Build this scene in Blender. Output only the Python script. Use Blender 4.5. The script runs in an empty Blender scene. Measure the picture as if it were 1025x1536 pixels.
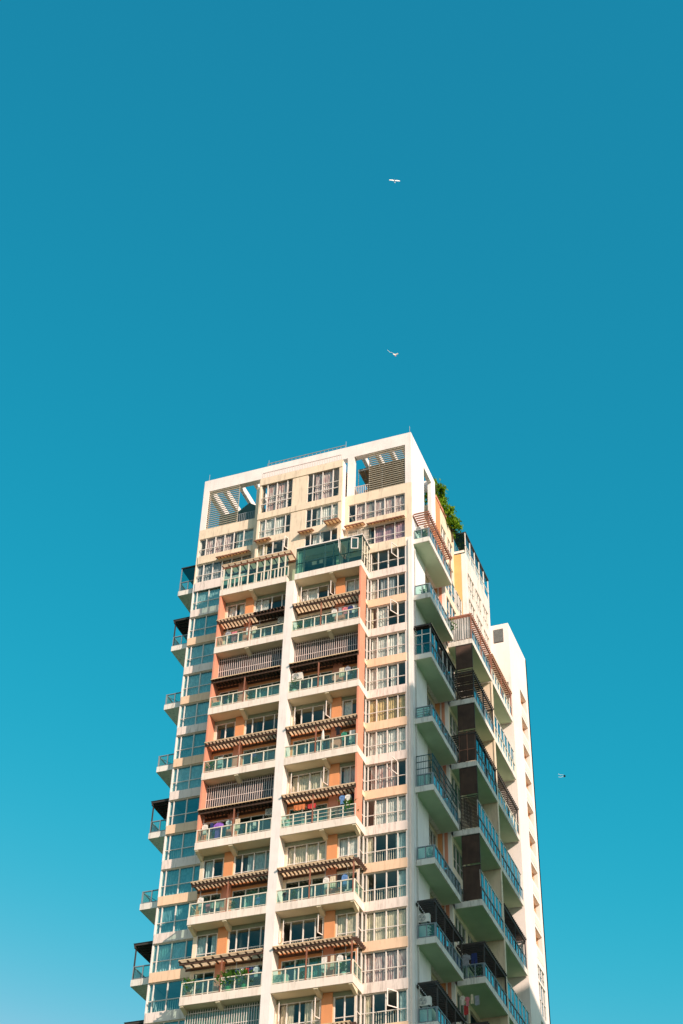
import bpy, math, random
from mathutils import Vector, Matrix
random.seed(7)
Z0 = 88.3                       # height of the reference sill above the street
PI = math.pi
C = bpy.context.scene.collection
sc = bpy.context.scene

# ------------------------------------------------------------------ materials
def new_mat(name):
    m = bpy.data.materials.new(name); m.use_nodes = True
    nt = m.node_tree; nt.nodes.clear()
    out = nt.nodes.new('ShaderNodeOutputMaterial')
    return m, nt, out
def L(nt, a, b): nt.links.new(a, b)

def paint(name, col, rough=.75, var=.10, drip=.0, scale=.6, dirt=(.16, .12, .08), metal=0.0, band=None):
    """weathered paint: broad tone variation, fine grain and vertical run-off streaks in object space"""
    m, nt, out = new_mat(name)
    b = nt.nodes.new('ShaderNodeBsdfPrincipled')
    b.inputs['Roughness'].default_value = rough; b.inputs['Metallic'].default_value = metal
    tc = nt.nodes.new('ShaderNodeTexCoord')
    n1 = nt.nodes.new('ShaderNodeTexNoise'); n1.inputs['Scale'].default_value = scale; n1.inputs['Detail'].default_value = 6
    L(nt, tc.outputs['Object'], n1.inputs['Vector'])
    mr = nt.nodes.new('ShaderNodeMapRange'); mr.inputs[1].default_value = .3; mr.inputs[2].default_value = .75
    mr.inputs[3].default_value = 1 + var * .5; mr.inputs[4].default_value = 1 - var
    L(nt, n1.outputs['Fac'], mr.inputs[0])
    mul = nt.nodes.new('ShaderNodeVectorMath'); mul.operation = 'SCALE'
    mul.inputs[0].default_value = col[:3]; L(nt, mr.outputs[0], mul.inputs['Scale'])
    last = mul.outputs[0]
    if drip > 0:
        mp = nt.nodes.new('ShaderNodeMapping'); mp.inputs['Scale'].default_value = (2.6, 2.6, .32)
        L(nt, tc.outputs['Object'], mp.inputs['Vector'])
        n2 = nt.nodes.new('ShaderNodeTexNoise'); n2.inputs['Scale'].default_value = 1.6; n2.inputs['Detail'].default_value = 8
        n2.inputs['Roughness'].default_value = .7
        L(nt, mp.outputs[0], n2.inputs['Vector'])
        m2 = nt.nodes.new('ShaderNodeMapRange'); m2.inputs[1].default_value = .50; m2.inputs[2].default_value = .74
        m2.inputs[3].default_value = 0; m2.inputs[4].default_value = drip
        L(nt, n2.outputs['Fac'], m2.inputs[0])
        mx = nt.nodes.new('ShaderNodeMix'); mx.data_type = 'RGBA'
        L(nt, m2.outputs[0], mx.inputs[0]); L(nt, last, mx.inputs[6]); mx.inputs[7].default_value = (*dirt, 1)
        last = mx.outputs[2]
    L(nt, last, b.inputs['Base Color'])
    L(nt, b.outputs[0], out.inputs[0])
    return m

def plain(name, col, rough=.6, metal=0.0, emit=0):
    return paint(name, col, rough, .12, 0, 3.0, metal=metal)

def glass_mat(name, tint, gl=.10, dark=.0, rough=.02):
    """thin pane: tinted see-through plus mirror reflection growing at grazing angles"""
    m, nt, out = new_mat(name)
    tr = nt.nodes.new('ShaderNodeBsdfTransparent'); tr.inputs[0].default_value = (*tint, 1)
    g = nt.nodes.new('ShaderNodeBsdfGlossy'); g.inputs['Roughness'].default_value = rough
    g.inputs['Color'].default_value = (.92, .97, .97, 1)
    lw = nt.nodes.new('ShaderNodeLayerWeight'); lw.inputs['Blend'].default_value = .5
    pw = nt.nodes.new('ShaderNodeMath'); pw.operation = 'POWER'; pw.inputs[1].default_value = 4.0
    L(nt, lw.outputs['Facing'], pw.inputs[0])
    ma = nt.nodes.new('ShaderNodeMath'); ma.operation = 'MULTIPLY_ADD'; ma.inputs[1].default_value = .85; ma.inputs[2].default_value = gl
    L(nt, pw.outputs[0], ma.inputs[0])
    mx = nt.nodes.new('ShaderNodeMixShader'); L(nt, ma.outputs[0], mx.inputs[0])
    if dark > 0:
        df = nt.nodes.new('ShaderNodeBsdfDiffuse'); df.inputs[0].default_value = (*[c * .5 for c in tint], 1)
        m0 = nt.nodes.new('ShaderNodeMixShader'); m0.inputs[0].default_value = dark
        L(nt, tr.outputs[0], m0.inputs[1]); L(nt, df.outputs[0], m0.inputs[2]); L(nt, m0.outputs[0], mx.inputs[1])
    else:
        L(nt, tr.outputs[0], mx.inputs[1])
    L(nt, g.outputs[0], mx.inputs[2]); L(nt, mx.outputs[0], out.inputs[0])
    return m

def cloth_mat(name, col, trans=.15, stripe=None, scale=4.0):
    m, nt, out = new_mat(name)
    d = nt.nodes.new('ShaderNodeBsdfDiffuse'); t = nt.nodes.new('ShaderNodeBsdfTranslucent')
    tc = nt.nodes.new('ShaderNodeTexCoord')
    n = nt.nodes.new('ShaderNodeTexNoise'); n.inputs['Scale'].default_value = scale; n.inputs['Detail'].default_value = 3
    mp = nt.nodes.new('ShaderNodeMapping'); mp.inputs['Scale'].default_value = (1.6, 1.6, .35 if stripe else 1)
    L(nt, tc.outputs['Object'], mp.inputs[0]); L(nt, mp.outputs[0], n.inputs['Vector'])
    mr = nt.nodes.new('ShaderNodeMapRange'); mr.inputs[1].default_value = .42; mr.inputs[2].default_value = .58
    L(nt, n.outputs['Fac'], mr.inputs[0])
    mx = nt.nodes.new('ShaderNodeMix'); mx.data_type = 'RGBA'
    mx.inputs[6].default_value = (*col, 1); mx.inputs[7].default_value = (*(stripe or [c * .8 for c in col]), 1)
    L(nt, mr.outputs[0], mx.inputs[0])
    L(nt, mx.outputs[2], d.inputs[0]); L(nt, mx.outputs[2], t.inputs[0])
    ms = nt.nodes.new('ShaderNodeMixShader'); ms.inputs[0].default_value = trans
    L(nt, d.outputs[0], ms.inputs[1]); L(nt, t.outputs[0], ms.inputs[2]); L(nt, ms.outputs[0], out.inputs[0])
    return m

M = dict(
    cream=paint('cream_paint', (.85, .69, .50), drip=.5),
    white=paint('white_paint', (.87, .80, .74), drip=.16),
    pinkwhite=paint('pale_pink_paint', (.82, .70, .62), drip=.75, dirt=(.22, .18, .14)),
    peach=paint('peach_paint', (.86, .60, .40), drip=.45, dirt=(.35, .22, .12)),
    slab=paint('balcony_edge_paint', (.87, .76, .65), drip=.42, dirt=(.30, .22, .14)),
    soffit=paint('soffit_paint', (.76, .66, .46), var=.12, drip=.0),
    bounce_soffit=paint('soffit_green_bounce_tint', (.52, .64, .46), var=.15),  # side soffits: green bounce light from below is put into the colour
    sideslab=paint('side_slab_paint', (.78, .74, .66), drip=.8, dirt=(.20, .18, .14)),
    bright=paint('bright_white_paint', (.88, .86, .83), drip=.15),
    salmon=paint('salmon_paint', (.72, .29, .18), drip=.5, dirt=(.45, .2, .12)),
    orange=paint('orange_paint', (.72, .30, .12), drip=.2, dirt=(.4, .18, .08)),
    yellow=paint('ochre_paint', (.82, .46, .17), drip=.2, dirt=(.5, .25, .06)),
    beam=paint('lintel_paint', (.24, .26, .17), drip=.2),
    tower=paint('stair_tower_paint', (.86, .79, .73), drip=.12, scale=.25),
    reveal=paint('reveal_paint', (.80, .55, .36), drip=.1),
    frame=plain('white_aluminium', (.76, .69, .62), .45),
    dframe=plain('grey_aluminium', (.30, .33, .32), .45),
    gframe=plain('dark_green_aluminium', (.025, .075, .07), .4),
    rail=plain('cream_rail_metal', (.80, .72, .58), .45),
    drail=plain('grey_rail_metal', (.22, .26, .28), .45),
    tail=paint('roof_edge_trim', (.70, .50, .30), .7, .2, .3),
    wood=paint('brown_slat_wood', (.10, .050, .030), .7, .3, 0, 2.0),
    rwood=paint('red_brown_post', (.30, .12, .07), .6, .3, 0, 2.0),
    dwood=paint('dark_slat_wood', (.045, .035, .028), .7, .3, 0, 2.0),
    screen=paint('brown_mesh_screen', (.070, .040, .028), .9, .4, .3, 1.2, dirt=(.16, .10, .06)),
    louvre=paint('louvre_metal', (.50, .44, .33), .5, .15, .25),
    grille=plain('pale_bar_metal', (.70, .58, .52), .5),
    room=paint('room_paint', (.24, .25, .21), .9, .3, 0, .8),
    lattice=paint('trellis_board', (.34, .27, .17), .8, .2, .2),
    pipe=plain('grey_pipe', (.55, .53, .48), .5),
    acw=plain('off_white_casing', (.74, .70, .62), .5),
    black=plain('black_metal', (.02, .02, .022), .5),
    terracotta=plain('terracotta', (.50, .16, .07), .8),
    green=plain('green_plastic', (.03, .35, .10), .45),
    wplastic=plain('white_plastic', (.78, .77, .72), .45),
    bplastic=plain('blue_grey_plastic', (.25, .38, .45), .45),
    red=plain('red_plastic', (.55, .07, .05), .5),
    ground=paint('street_concrete', (.11, .09, .065), .9, .35, .0, .05),
    bounce_lawn=paint('bounce_lawn_green', (.010, .115, .022), .95, .4, .0, .08),  # green pushed up to throw green light onto the side soffits
    neighbour=paint('neighbour_paint', (.40, .37, .33), .8, .15, .3),
    roofdark=plain('dark_roof_sheet', (.03, .04, .045), .6),
    bark=paint('bark', (.14, .09, .05), .9, .4, 0, 6),
    glass=glass_mat('window_glass', (.94, .985, .97), .06),
    dglass=glass_mat('dark_window_glass', (.34, .58, .52), .10),
    gglass=glass_mat('green_railing_glass', (.12, .36, .30), .08, .1),
    lglass=glass_mat('teal_window_glass', (.60, .84, .86), .20),
    sglass=glass_mat('green_sunroom_glass', (.42, .70, .60), .09),
    smoke=glass_mat('smoked_glass', (.30, .29, .33), .05),
    rglass=glass_mat('railing_glass', (.52, .80, .72), .06, .12),
    bglass=glass_mat('blue_railing_glass', (.35, .62, .72), .30, .40),
    bwin=glass_mat('blue_window_glass', (.16, .36, .44), .20, .15),
)
CUR = dict(
    white=cloth_mat('white_curtain', (.88, .84, .76)),
    cream=cloth_mat('cream_curtain', (.86, .74, .54)),
    gold=cloth_mat('gold_curtain', (.78, .56, .27)),
    lilac=cloth_mat('lilac_curtain', (.60, .38, .44)),
    stripe=cloth_mat('striped_curtain', (.82, .68, .62), stripe=(.55, .36, .34), scale=5),
    floral=cloth_mat('patterned_curtain', (.74, .66, .60), stripe=(.58, .36, .32), scale=3),
    grey=cloth_mat('grey_curtain', (.42, .44, .44)),
    teal=cloth_mat('pale_teal_curtain', (.48, .62, .60)),
    brown=cloth_mat('brown_curtain', (.35, .20, .13)),
    pink=cloth_mat('pink_cloth', (.80, .26, .30)),
    red=cloth_mat('red_cloth', (.62, .08, .08)),
    orange=cloth_mat('orange_cloth', (.75, .25, .10)),
    purple=cloth_mat('purple_cloth', (.36, .16, .62)),
    navy=cloth_mat('navy_cloth', (.05, .07, .20)),
    black=cloth_mat('black_cloth', (.03, .03, .035)),
    blue=cloth_mat('blue_cloth', (.16, .32, .62)),
    greycloth=cloth_mat('grey_cloth', (.40, .42, .46)),
    tgreen=cloth_mat('green_cloth', (.06, .30, .20)),
    cover=cloth_mat('pale_roof_sheet', (.86, .68, .46), trans=.62, scale=.8),
    wcover=cloth_mat('grey_fabric_screen', (.72, .70, .66), trans=.4, scale=1.0),
)
def leaf_mat(name, c1, c2):
    m, nt, out = new_mat(name)
    d = nt.nodes.new('ShaderNodeBsdfDiffuse'); t = nt.nodes.new('ShaderNodeBsdfTranslucent')
    oi = nt.nodes.new('ShaderNodeTexCoord'); n = nt.nodes.new('ShaderNodeTexNoise'); n.inputs['Scale'].default_value = 2.5
    L(nt, oi.outputs['Object'], n.inputs['Vector'])
    mr = nt.nodes.new('ShaderNodeMapRange'); mr.inputs[1].default_value = .35; mr.inputs[2].default_value = .65; L(nt, n.outputs['Fac'], mr.inputs[0])
    mx = nt.nodes.new('ShaderNodeMix'); mx.data_type = 'RGBA'; mx.inputs[6].default_value = (*c1, 1); mx.inputs[7].default_value = (*c2, 1)
    L(nt, mr.outputs[0], mx.inputs[0]); L(nt, mx.outputs[2], d.inputs[0]); L(nt, mx.outputs[2], t.inputs[0])
    ms = nt.nodes.new('ShaderNodeMixShader'); ms.inputs[0].default_value = .4
    L(nt, d.outputs[0], ms.inputs[1]); L(nt, t.outputs[0], ms.inputs[2]); L(nt, ms.outputs[0], out.inputs[0])
    return m
M['leaf'] = leaf_mat('tree_leaf', (.07, .19, .014), (.26, .40, .03))
M['leaf2'] = leaf_mat('pot_leaf', (.03, .11, .02), (.09, .20, .03))

# ------------------------------------------------------------------ mesh builder
# a face frame turns (u, d, z): u along the wall, d outwards from it, z up (relative to the reference sill)
def front(y): return lambda u, d, z: (u, y - d, z + Z0)
def right(x): return lambda u, d, z: (x + d, u, z + Z0)
def left(x):  return lambda u, d, z: (x - d, u, z + Z0)
WORLD = lambda x, y, z: (x, y, z + Z0)
class MB:
    def __init__(s, T=WORLD, mats=()):
        s.T = T; s.v = []; s.f = []; s.mi = []; s.mats = list(mats)
    def m(s, mat):
        if mat not in s.mats: s.mats.append(mat)
        return s.mats.index(mat)
    def box(s, u0, u1, d0, d1, z0, z1, mat, T=None):
        T = T or s.T; n = len(s.v); k = s.m(mat)
        for z in (z0, z1):
            for d in (d0, d1):
                for u in (u0, u1): s.v.append(T(u, d, z))
        for q in ((0, 1, 3, 2), (4, 6, 7, 5), (0, 4, 5, 1), (2, 3, 7, 6), (0, 2, 6, 4), (1, 5, 7, 3)):
            s.f.append(tuple(n + i for i in q)); s.mi.append(k)
        return s
    def poly(s, pts, mat, T=None):
        T = T or s.T; n = len(s.v)
        for p in pts: s.v.append(T(*p))
        s.f.append(tuple(range(n, n + len(pts)))); s.mi.append(s.m(mat)); return s
    def prism(s, pts, e, mat, T=None):
        """closed outline pts (3-tuples) swept by e"""
        T = T or s.T; n = len(s.v); k = s.m(mat); c = len(pts)
        for p in pts: s.v.append(T(*p))
        for p in pts: s.v.append(T(*(a + b for a, b in zip(p, e))))
        s.f.append(tuple(range(n, n + c))); s.f.append(tuple(range(n + 2 * c - 1, n + c - 1, -1))); s.mi += [k, k]
        for i in range(c):
            j = (i + 1) % c; s.f.append((n + i, n + j, n + c + j, n + c + i)); s.mi.append(k)
        return s
    def bar(s, a, b, r, mat, T=None, sides=4):
        T = T or s.T; A = Vector(T(*a)); B = Vector(T(*b)); d = (B - A).normalized()
        x = d.cross(Vector((0, 0, 1)));
        if x.length < .01: x = d.cross(Vector((1, 0, 0)))
        x.normalize(); y = d.cross(x); n = len(s.v); k = s.m(mat)
        for P in (A, B):
            for i in range(sides):
                t = 2 * PI * (i + .5) / sides; s.v.append(tuple(P + (x * math.cos(t) + y * math.sin(t)) * r))
        for i in range(sides):
            j = (i + 1) % sides; s.f.append((n + i, n + j, n + sides + j, n + sides + i)); s.mi.append(k)
        s.f.append(tuple(range(n, n + sides))); s.f.append(tuple(range(n + 2 * sides - 1, n + sides - 1, -1))); s.mi += [k, k]
        return s
    def lathe(s, c, prof, mat, T=None, sides=14):
        T = T or s.T; n = len(s.v); k = s.m(mat)
        for r, z in prof:
            for i in range(sides):
                t = 2 * PI * i / sides; s.v.append(T(c[0] + r * math.cos(t), c[1] + r * math.sin(t), c[2] + z))
        for a in range(len(prof) - 1):
            for i in range(sides):
                j = (i + 1) % sides; s.f.append((n + a * sides + i, n + a * sides + j, n + (a + 1) * sides + j, n + (a + 1) * sides + i)); s.mi.append(k)
        s.f.append(tuple(n + i for i in range(sides))); s.f.append(tuple(n + (len(prof) - 1) * sides + i for i in range(sides))); s.mi += [k, k]
        return s
    def build(s, name, parent=None, smooth=False):
        me = bpy.data.meshes.new(name); o = bpy.data.objects.new(name, me); C.objects.link(o)
        org = Vector((0, 0, 0)); p = parent
        while p is not None: org = org + Vector(p.location); p = p.parent
        if parent is None:
            xs = [Vector(v) for v in s.v]
            org = Vector(((min(v.x for v in xs) + max(v.x for v in xs)) / 2, (min(v.y for v in xs) + max(v.y for v in xs)) / 2, min(v.z for v in xs)))
            o.location = org
        me.from_pydata([tuple(Vector(v) - org) for v in s.v], [], s.f)
        for mt in s.mats: me.materials.append(mt)
        me.polygons.foreach_set('material_index', s.mi)
        if smooth: me.polygons.foreach_set('use_smooth', [True] * len(s.f))
        me.update(); o.parent = parent
        return o
def thing(name, loc, label, cat, group=None):
    o = bpy.data.objects.new(name, None); C.objects.link(o); o.location = loc; o.empty_display_size = .5
    return tag(o, label, cat, group)
def tag(o, label, cat, group=None):
    o['label'] = label; o['category'] = cat
    if group: o['group'] = group
    return o

def wall(mb, u0, u1, z0, z1, holes, mat, d0=-.2, d1=0.0):
    """solid wall with rectangular openings, split on the opening edges so nothing overlaps"""
    us = sorted({u0, u1, *[min(max(h[0], u0), u1) for h in holes], *[min(max(h[1], u0), u1) for h in holes]})
    for a, b in zip(us, us[1:]):
        zs = [(max(h[2], z0), min(h[3], z1)) for h in holes if h[0] <= a + 1e-6 and h[1] >= b - 1e-6]
        zs = sorted(x for x in zs if x[1] > x[0]); z = z0
        for p, q in zs:
            if p > z + 1e-6: mb.box(a, b, d0, d1, z, p, mat)
            z = max(z, q)
        if z < z1 - 1e-6: mb.box(a, b, d0, d1, z, z1, mat)

def curtain(parent, T, u0, u1, z0, z1, mat, d=-.32, seed=0, name='curtain'):
    rnd = random.Random(seed); mb = MB(T); n = max(6, int((u1 - u0) / .045)); k = mb.m(mat)
    ph = rnd.random() * 6; fr = rnd.uniform(.8, 1.3)
    for i in range(n + 1):
        u = u0 + (u1 - u0) * i / n
        w = .06 * math.sin(u * 34 * fr + ph + 1.3 * math.sin(u * 5 + ph)) + .02 * math.sin(u * 71)
        mb.v.append(T(u, d + w, z0)); mb.v.append(T(u + .03 * math.sin(u * 9 + ph), d + w * .55, z1))
    for i in range(n):
        mb.f.append((2 * i, 2 * i + 2, 2 * i + 3, 2 * i + 1)); mb.mi.append(k)
    return mb.build(name, parent, smooth=True)

def window(parent, name, T, u0, u1, z0, z1, cuts=(0, .5, 1), tr=.4, cur=(), fm=None, gm=None, bars=False, open_=(), bw=.075, d=-.10, blind=None, label=None):
    """frame with mullions and transom (the part); pane, curtains, opened sashes and guard bars are its sub-parts"""
    fm = fm or M['frame']; gm = gm or M['glass']; w = u1 - u0; h = z1 - z0
    f = MB(T); e = bw * .5
    f.box(u0, u1, d - .05, d + .05, z0, z0 + e, fm); f.box(u0, u1, d - .05, d + .05, z1 - e, z1, fm)
    us = [u0 + w * c for c in cuts]
    for i, u in enumerate(us):
        a, b = (u, u + e) if i == 0 else (u - e, u) if i == len(us) - 1 else (u - e, u + e)
        f.box(a, b, d - .05, d + .06, z0 + e, z1 - e, fm)
    zt = z0 + h * tr if tr else None
    if zt:
        for a, b in zip(us, us[1:]):
            f.box(a + e, b - e, d - .045, d + .045, zt - .028, zt + .028, fm)
    fr = f.build(name, parent)
    if label: fr['label'] = label
    ocols = {o[0] for o in open_}
    p = MB(T); full = True
    for i, (a, b) in enumerate(zip(us, us[1:])):
        if i in ocols:
            if zt: p.poly([(a, d, z0), (b, d, z0), (b, d, zt), (a, d, zt)], gm)
        else: p.poly([(a, d, z0), (b, d, z0), (b, d, z1), (a, d, z1)], gm)
    if p.f: p.build('pane', fr)
    for (i, side, ang) in open_:
        a, b = us[i], us[i + 1]; lo = (zt or z0) + .04; ww = b - a; ca, sa = math.cos(ang), math.sin(ang)
        def TT(u, dd, z, a=a, b=b, side=side, ca=ca, sa=sa):
            return T(a + u * ca - dd * sa, d + .06 + u * sa + dd * ca, z) if side == 'l' else T(b - u * ca + dd * sa, d + .06 + u * sa + dd * ca, z)
        s = MB(TT)
        s.box(0, ww, -.02, .03, lo, lo + .07, fm); s.box(0, ww, -.02, .03, z1 - .11, z1 - .04, fm)
        s.box(0, .07, -.02, .03, lo + .07, z1 - .11, fm); s.box(ww - .07, ww, -.02, .03, lo + .07, z1 - .11, fm)
        s.poly([(.05, 0.005, lo + .05), (ww - .05, 0.005, lo + .05), (ww - .05, 0.005, z1 - .09), (.05, 0.005, z1 - .09)], gm)
        s.build('open_sash', fr)
    if bars:
        g = MB(T); n = int(w / .17)
        for i in range(1, n):
            u = u0 + w * i / n; g.box(u - .018, u + .018, d - .16, d - .13, z0, zt or z0 + 1, M['rail'])
        g.build('guard_bars', fr)
    for j, (a, b, cm) in enumerate(cur):
        curtain(fr, T, u0 + w * a + .03, u0 + w * b - .03, z0 + .03, z1 - .05, CUR[cm], d - .17, seed=int(u0 * 100 + z0 * 77 + j))
    return fr

def rand_cur(rnd, keys, p=.85):
    if rnd.random() > p: return ()
    k = rnd.choice(keys); r = rnd.random()
    if r < .45: return ((0, rnd.uniform(.25, .45), k), (rnd.uniform(.55, .72), 1, k))
    if r < .75: return ((0, 1, k),)
    if r < .9: return ((rnd.uniform(.2, .5), 1, k),)
    return ((0, rnd.uniform(.35, .6), k),)

# ------------------------------------------------------------------ setting
g = MB(); g.poly([(-3000, -3000, -Z0), (3000, -3000, -Z0), (3000, 3000, -Z0), (-3000, 3000, -Z0)], M['ground'])
go = g.build('ground'); go['kind'] = 'structure'
g = MB(); g.box(4, 900, -60, 900, -Z0, -Z0 + .12, M['bounce_lawn']); go = g.build('bounce_lawn'); go['kind'] = 'structure'  # unseen green ground, added to bounce green up onto the side balconies
g = MB(); g.box(-900, -26, -60, 900, -Z0, -Z0 + .12, M['bounce_lawn']); go = g.build('bounce_lawn'); go['kind'] = 'structure'  # the same added green ground on the left, also unseen

# ------------------------------------------------------------------ the apartment tower
XW, DEP = -20.16, 20.3
bld = thing('apartment_tower', (-10, 3, 0), 'tall cream apartment tower with stacked balconies, slatted pergolas and salmon side fins', 'apartment building')
S = [-3.0 * k for k in range(0, 19)]          # sill heights
ZB = -57.6                                    # below this (far under the frame) the tower is plain
W = MB(front(0))
bayR, bayL = [], []
rb = (-3.85, -.58); lb = (-20.06, -16.55)
for k in range(2, 19):
    bayR.append((rb[0], rb[1], S[k], S[k] + 2.22)); bayL.append((lb[0], lb[1], S[k], S[k] + 2.22))
# upper wings of the front (rows 0 and 1 are wider)
for k in (0, 1):
    bayR.append((-5.75, rb[1], S[k] + .05, S[k] + 2.1)); bayL.append((lb[0], -14.75, S[k] + .05, S[k] + 2.1))
WT = 3.2
wall(W, -3.85, 0, ZB, -3.0, bayR, M['white'])
wall(W, -6.1, 0, -3.0, WT, bayR, M['cream'])
wall(W, XW, -16.45, ZB, -3.0, bayL, M['white'])
wall(W, XW, -14.05, -3.0, WT, bayL, M['cream'])
# spandrel bands, a little proud, alternating peach and pale pink
for k in range(2, 19):
    mt = M['peach'] if k % 2 else M['pinkwhite']
    W.box(-3.85, -.50, 0, .10, S[k] - .76, S[k] - .01, mt); W.box(-20.08, -16.5, 0, .10, S[k] - .76, S[k] - .01, mt)
for k in (1,):
    W.box(-5.8, -.50, 0, .08, S[k] - .93, S[k] + .03, M['cream']); W.box(-19.95, -14.8, 0, .08, S[k] - .93, S[k] + .03, M['pinkwhite'])
W.box(-5.8, -.50, 0, .07, S[0] - .85, S[0] + .03, M['cream']); W.box(-19.95, -14.8, 0, .07, S[0] - .85, S[0] + .03, M['cream'])
W.build('front_wall', bld)

# central projecting block above the balconies
B = MB(front(-.85))
bh = [(-13.9, -10.85, 2.8, 6.25), (-9.4, -6.4, 2.8, 6.25), (-13.85, -10.85, -.15, 1.95), (-9.4, -6.4, -.2, 1.95), (-13.85, -10.95, -3.0, -.85), (-9.4, -6.4, -3.0, -.95)]
wall(B, -14.05, -6.1, -6.1, 7.0, bh + [(-9.4, -6.4, -6.05, -3.75), (-13.85, -10.95, -6.05, -3.75)], M['cream'])
B.box(-14.05, -13.85, -.85, -.2, -6.1, 7.0, M['cream']); B.box(-6.3, -6.1, -.85, -.2, -6.1, 7.0, M['white'])
for u0, u1, z in ((-14.05, -6.1, 2.35), (-14.05, -6.1, 6.45)): B.box(u0, u1, 0, .06, z - .33, z + .33, M['cream'])
B.build('upper_block_wall', bld)
# flat roof plates and parapet of the block
R_ = MB()
R_.box(-13.85, -6.3, -.65, 6.8, 6.6, 6.85, M['white'])
R_.box(XW + .3, -14.05, .2, 6.8, 2.4, 2.7, M['white']); R_.box(-6.1, -.3, .2, 6.8, 2.4, 2.7, M['white'])
R_.box(XW + .3, -.2, 7.0, 12.5, 5.6, 5.9, M['white']); R_.box(XW + .3, 1.0, 12.6, 20.2, 5.0, 5.25, M['white'])
R_.build('roof_plate', bld)
# roof frame: beams around the top, posts
F = MB()
F.box(XW, 0, 0, .55, 7.85, 9.25, M['white'])                                # front beam
F.box(XW, -19.6, 0, .5, WT, 7.85, M['white']); F.box(-.55, 0, 0, .5, WT, 7.85, M['white'])
F.box(-5.95, -5.35, 0, .5, WT, 7.85, M['white']); F.box(-14.75, -14.1, 0, .5, WT, 6.9, M['cream'])
F.box(-.35, 0, .5, 3.64, WT, 9.25, M['bright'])                              # side panel
F.box(-.35, 0, 3.64, 5.85, 8.2, 9.25, M['bright']); F.box(-.35, 0, 5.85, 7.0, WT, 9.25, M['bright'])
F.box(XW, XW + .35, .55, 7.0, 8.2, 9.25, M['white']); F.box(XW, XW + .35, 5.85, 7.0, WT, 8.2, M['white'])
F.box(XW + .35, -.35, 6.5, 7.0, 8.2, 9.2, M['white'])
F.build('roof_frame', bld)
for x in (-18.6, -17.0, -15.5, -4.9, -3.6, -2.3, -1.1): MB().box(x - .14, x + .14, .55, 6.5, 8.35, 9.1, M['white']).build('roof_beam', bld)
for (a, b) in ((-3.95, -.57), (-19.58, -16.55)):
    lv = MB(front(0)); n = 19
    for i in range(n):
        z = 3.32 + (7.75 - 3.32) * i / (n - 1)
        lv.prism([(a, -.06, z - .03), (a, -.15, z - .025), (a, -.15, z + .02), (a, -.06, z + .025)], (b - a, 0, 0), M['louvre'])
    for u in (a, b - .07): lv.box(u, u + .07, -.19, -.15, 3.25, 7.85, M['louvre'])
    lv.build('louvre_screen', bld)
# terraces behind the roof frame: back walls, railings, small slatted canopy
TB = MB(front(6.7)); wall(TB, -6.1, -.35, 2.7, 6.4, [(-5.0, -2.6, 2.8, 5.0)], M['cream'])
wall(TB, XW + .4, -14.05, 2.7, 5.4, [(-18.5, -16.0, 2.8, 4.8)], M['cream'])
TB.build('terrace_wall', bld)
def rail_bars(T, u0, u1, z0, h, d, name, mat, parent=bld, step=.16, r=.022):
    q = MB(T); q.box(u0, u1, d - .03, d + .03, z0 + h - .06, z0 + h, mat); q.box(u0, u1, d - .02, d + .02, z0 + .06, z0 + .11, mat)
    n = int((u1 - u0) / step)
    for i in range(n + 1):
        u = u0 + (u1 - u0) * i / n; q.box(u - r, u + r, d - .02, d + .02, z0 + .11, z0 + h - .06, mat)
    return q.build(name, parent)
rail_bars(front(0), -5.35, -3.95, WT, 1.15, -.25, 'terrace_railing', M['grille'])
rail_bars(front(0), -16.55, -14.8, WT, 1.15, -.25, 'terrace_railing', M['drail'])
rail_bars(front(-.85), -13.9, -6.3, 7.0, .75, -.1, 'parapet_railing', M['grille'])
rail_bars(front(0), -13.9, -6.3, 9.25, .45, -.1, 'parapet_railing', M['dframe'], step=.4, r=.014)
cp = MB(); cz = 6.9
for i in range(10): cp.box(-5.3 + i * .5, -5.24 + i * .5, .9, 4.6, cz, cz + .1, M['dframe'])
for y in (.9, 2.1, 3.3, 4.54): cp.box(-5.3, -.74, y, y + .06, cz - .1, cz - .01, M['dframe'])
cp.poly([(-5.3, .9, cz + .12), (-.7, .9, cz + .12), (-.7, 4.6, cz + .12), (-5.3, 4.6, cz + .12)], M['lattice'])
for x in (-5.25, -3.0, -.8): cp.bar((x, .95, 2.7), (x, .95, cz - .1), .04, M['dframe'])
cp.build('terrace_canopy', bld)
lt = MB(); lt.box(-5.3, -.5, 2.6, 2.7, 2.7, 6.0, M['lattice'])
for i in range(24): lt.box(-5.25 + i * .2, -5.2 + i * .2, 2.55, 2.6, 2.7, 6.0, M['wood'])
lt.build('terrace_trellis', bld)
gb = MB(); gb.box(-18.8, -14.5, 1.0, 3.0, 2.7, 5.5, M['gframe'])
gb.prism([(-16.9, 1.0, 5.5), (-14.9, 1.0, 5.5), (-15.9, 1.0, 6.2)], (0, 2.0, 0), M['gframe'])
gb.build('terrace_hut', bld)

# the inside: core walls and floor plates, so that rooms behind the glass are dark
I = MB()
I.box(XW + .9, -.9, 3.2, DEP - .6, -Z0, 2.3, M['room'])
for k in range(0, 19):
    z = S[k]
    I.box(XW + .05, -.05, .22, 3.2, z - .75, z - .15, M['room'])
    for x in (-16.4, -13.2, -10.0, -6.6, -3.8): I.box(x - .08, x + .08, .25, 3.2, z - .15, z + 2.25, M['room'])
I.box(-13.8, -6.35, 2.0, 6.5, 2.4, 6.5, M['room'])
I.build('interior', bld)
# everything under the frame of the photograph: plain storeys down to the street
P = MB()
P.box(XW, 0, 0, DEP, -Z0, ZB, M['cream'])
for i in range(9):
    z = ZB - 2.4 - i * 3; P.box(-19.5, -.6, -.04, 0, z, z + 1.7, M['dframe'])
P.build('lower_storeys', bld)

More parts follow.
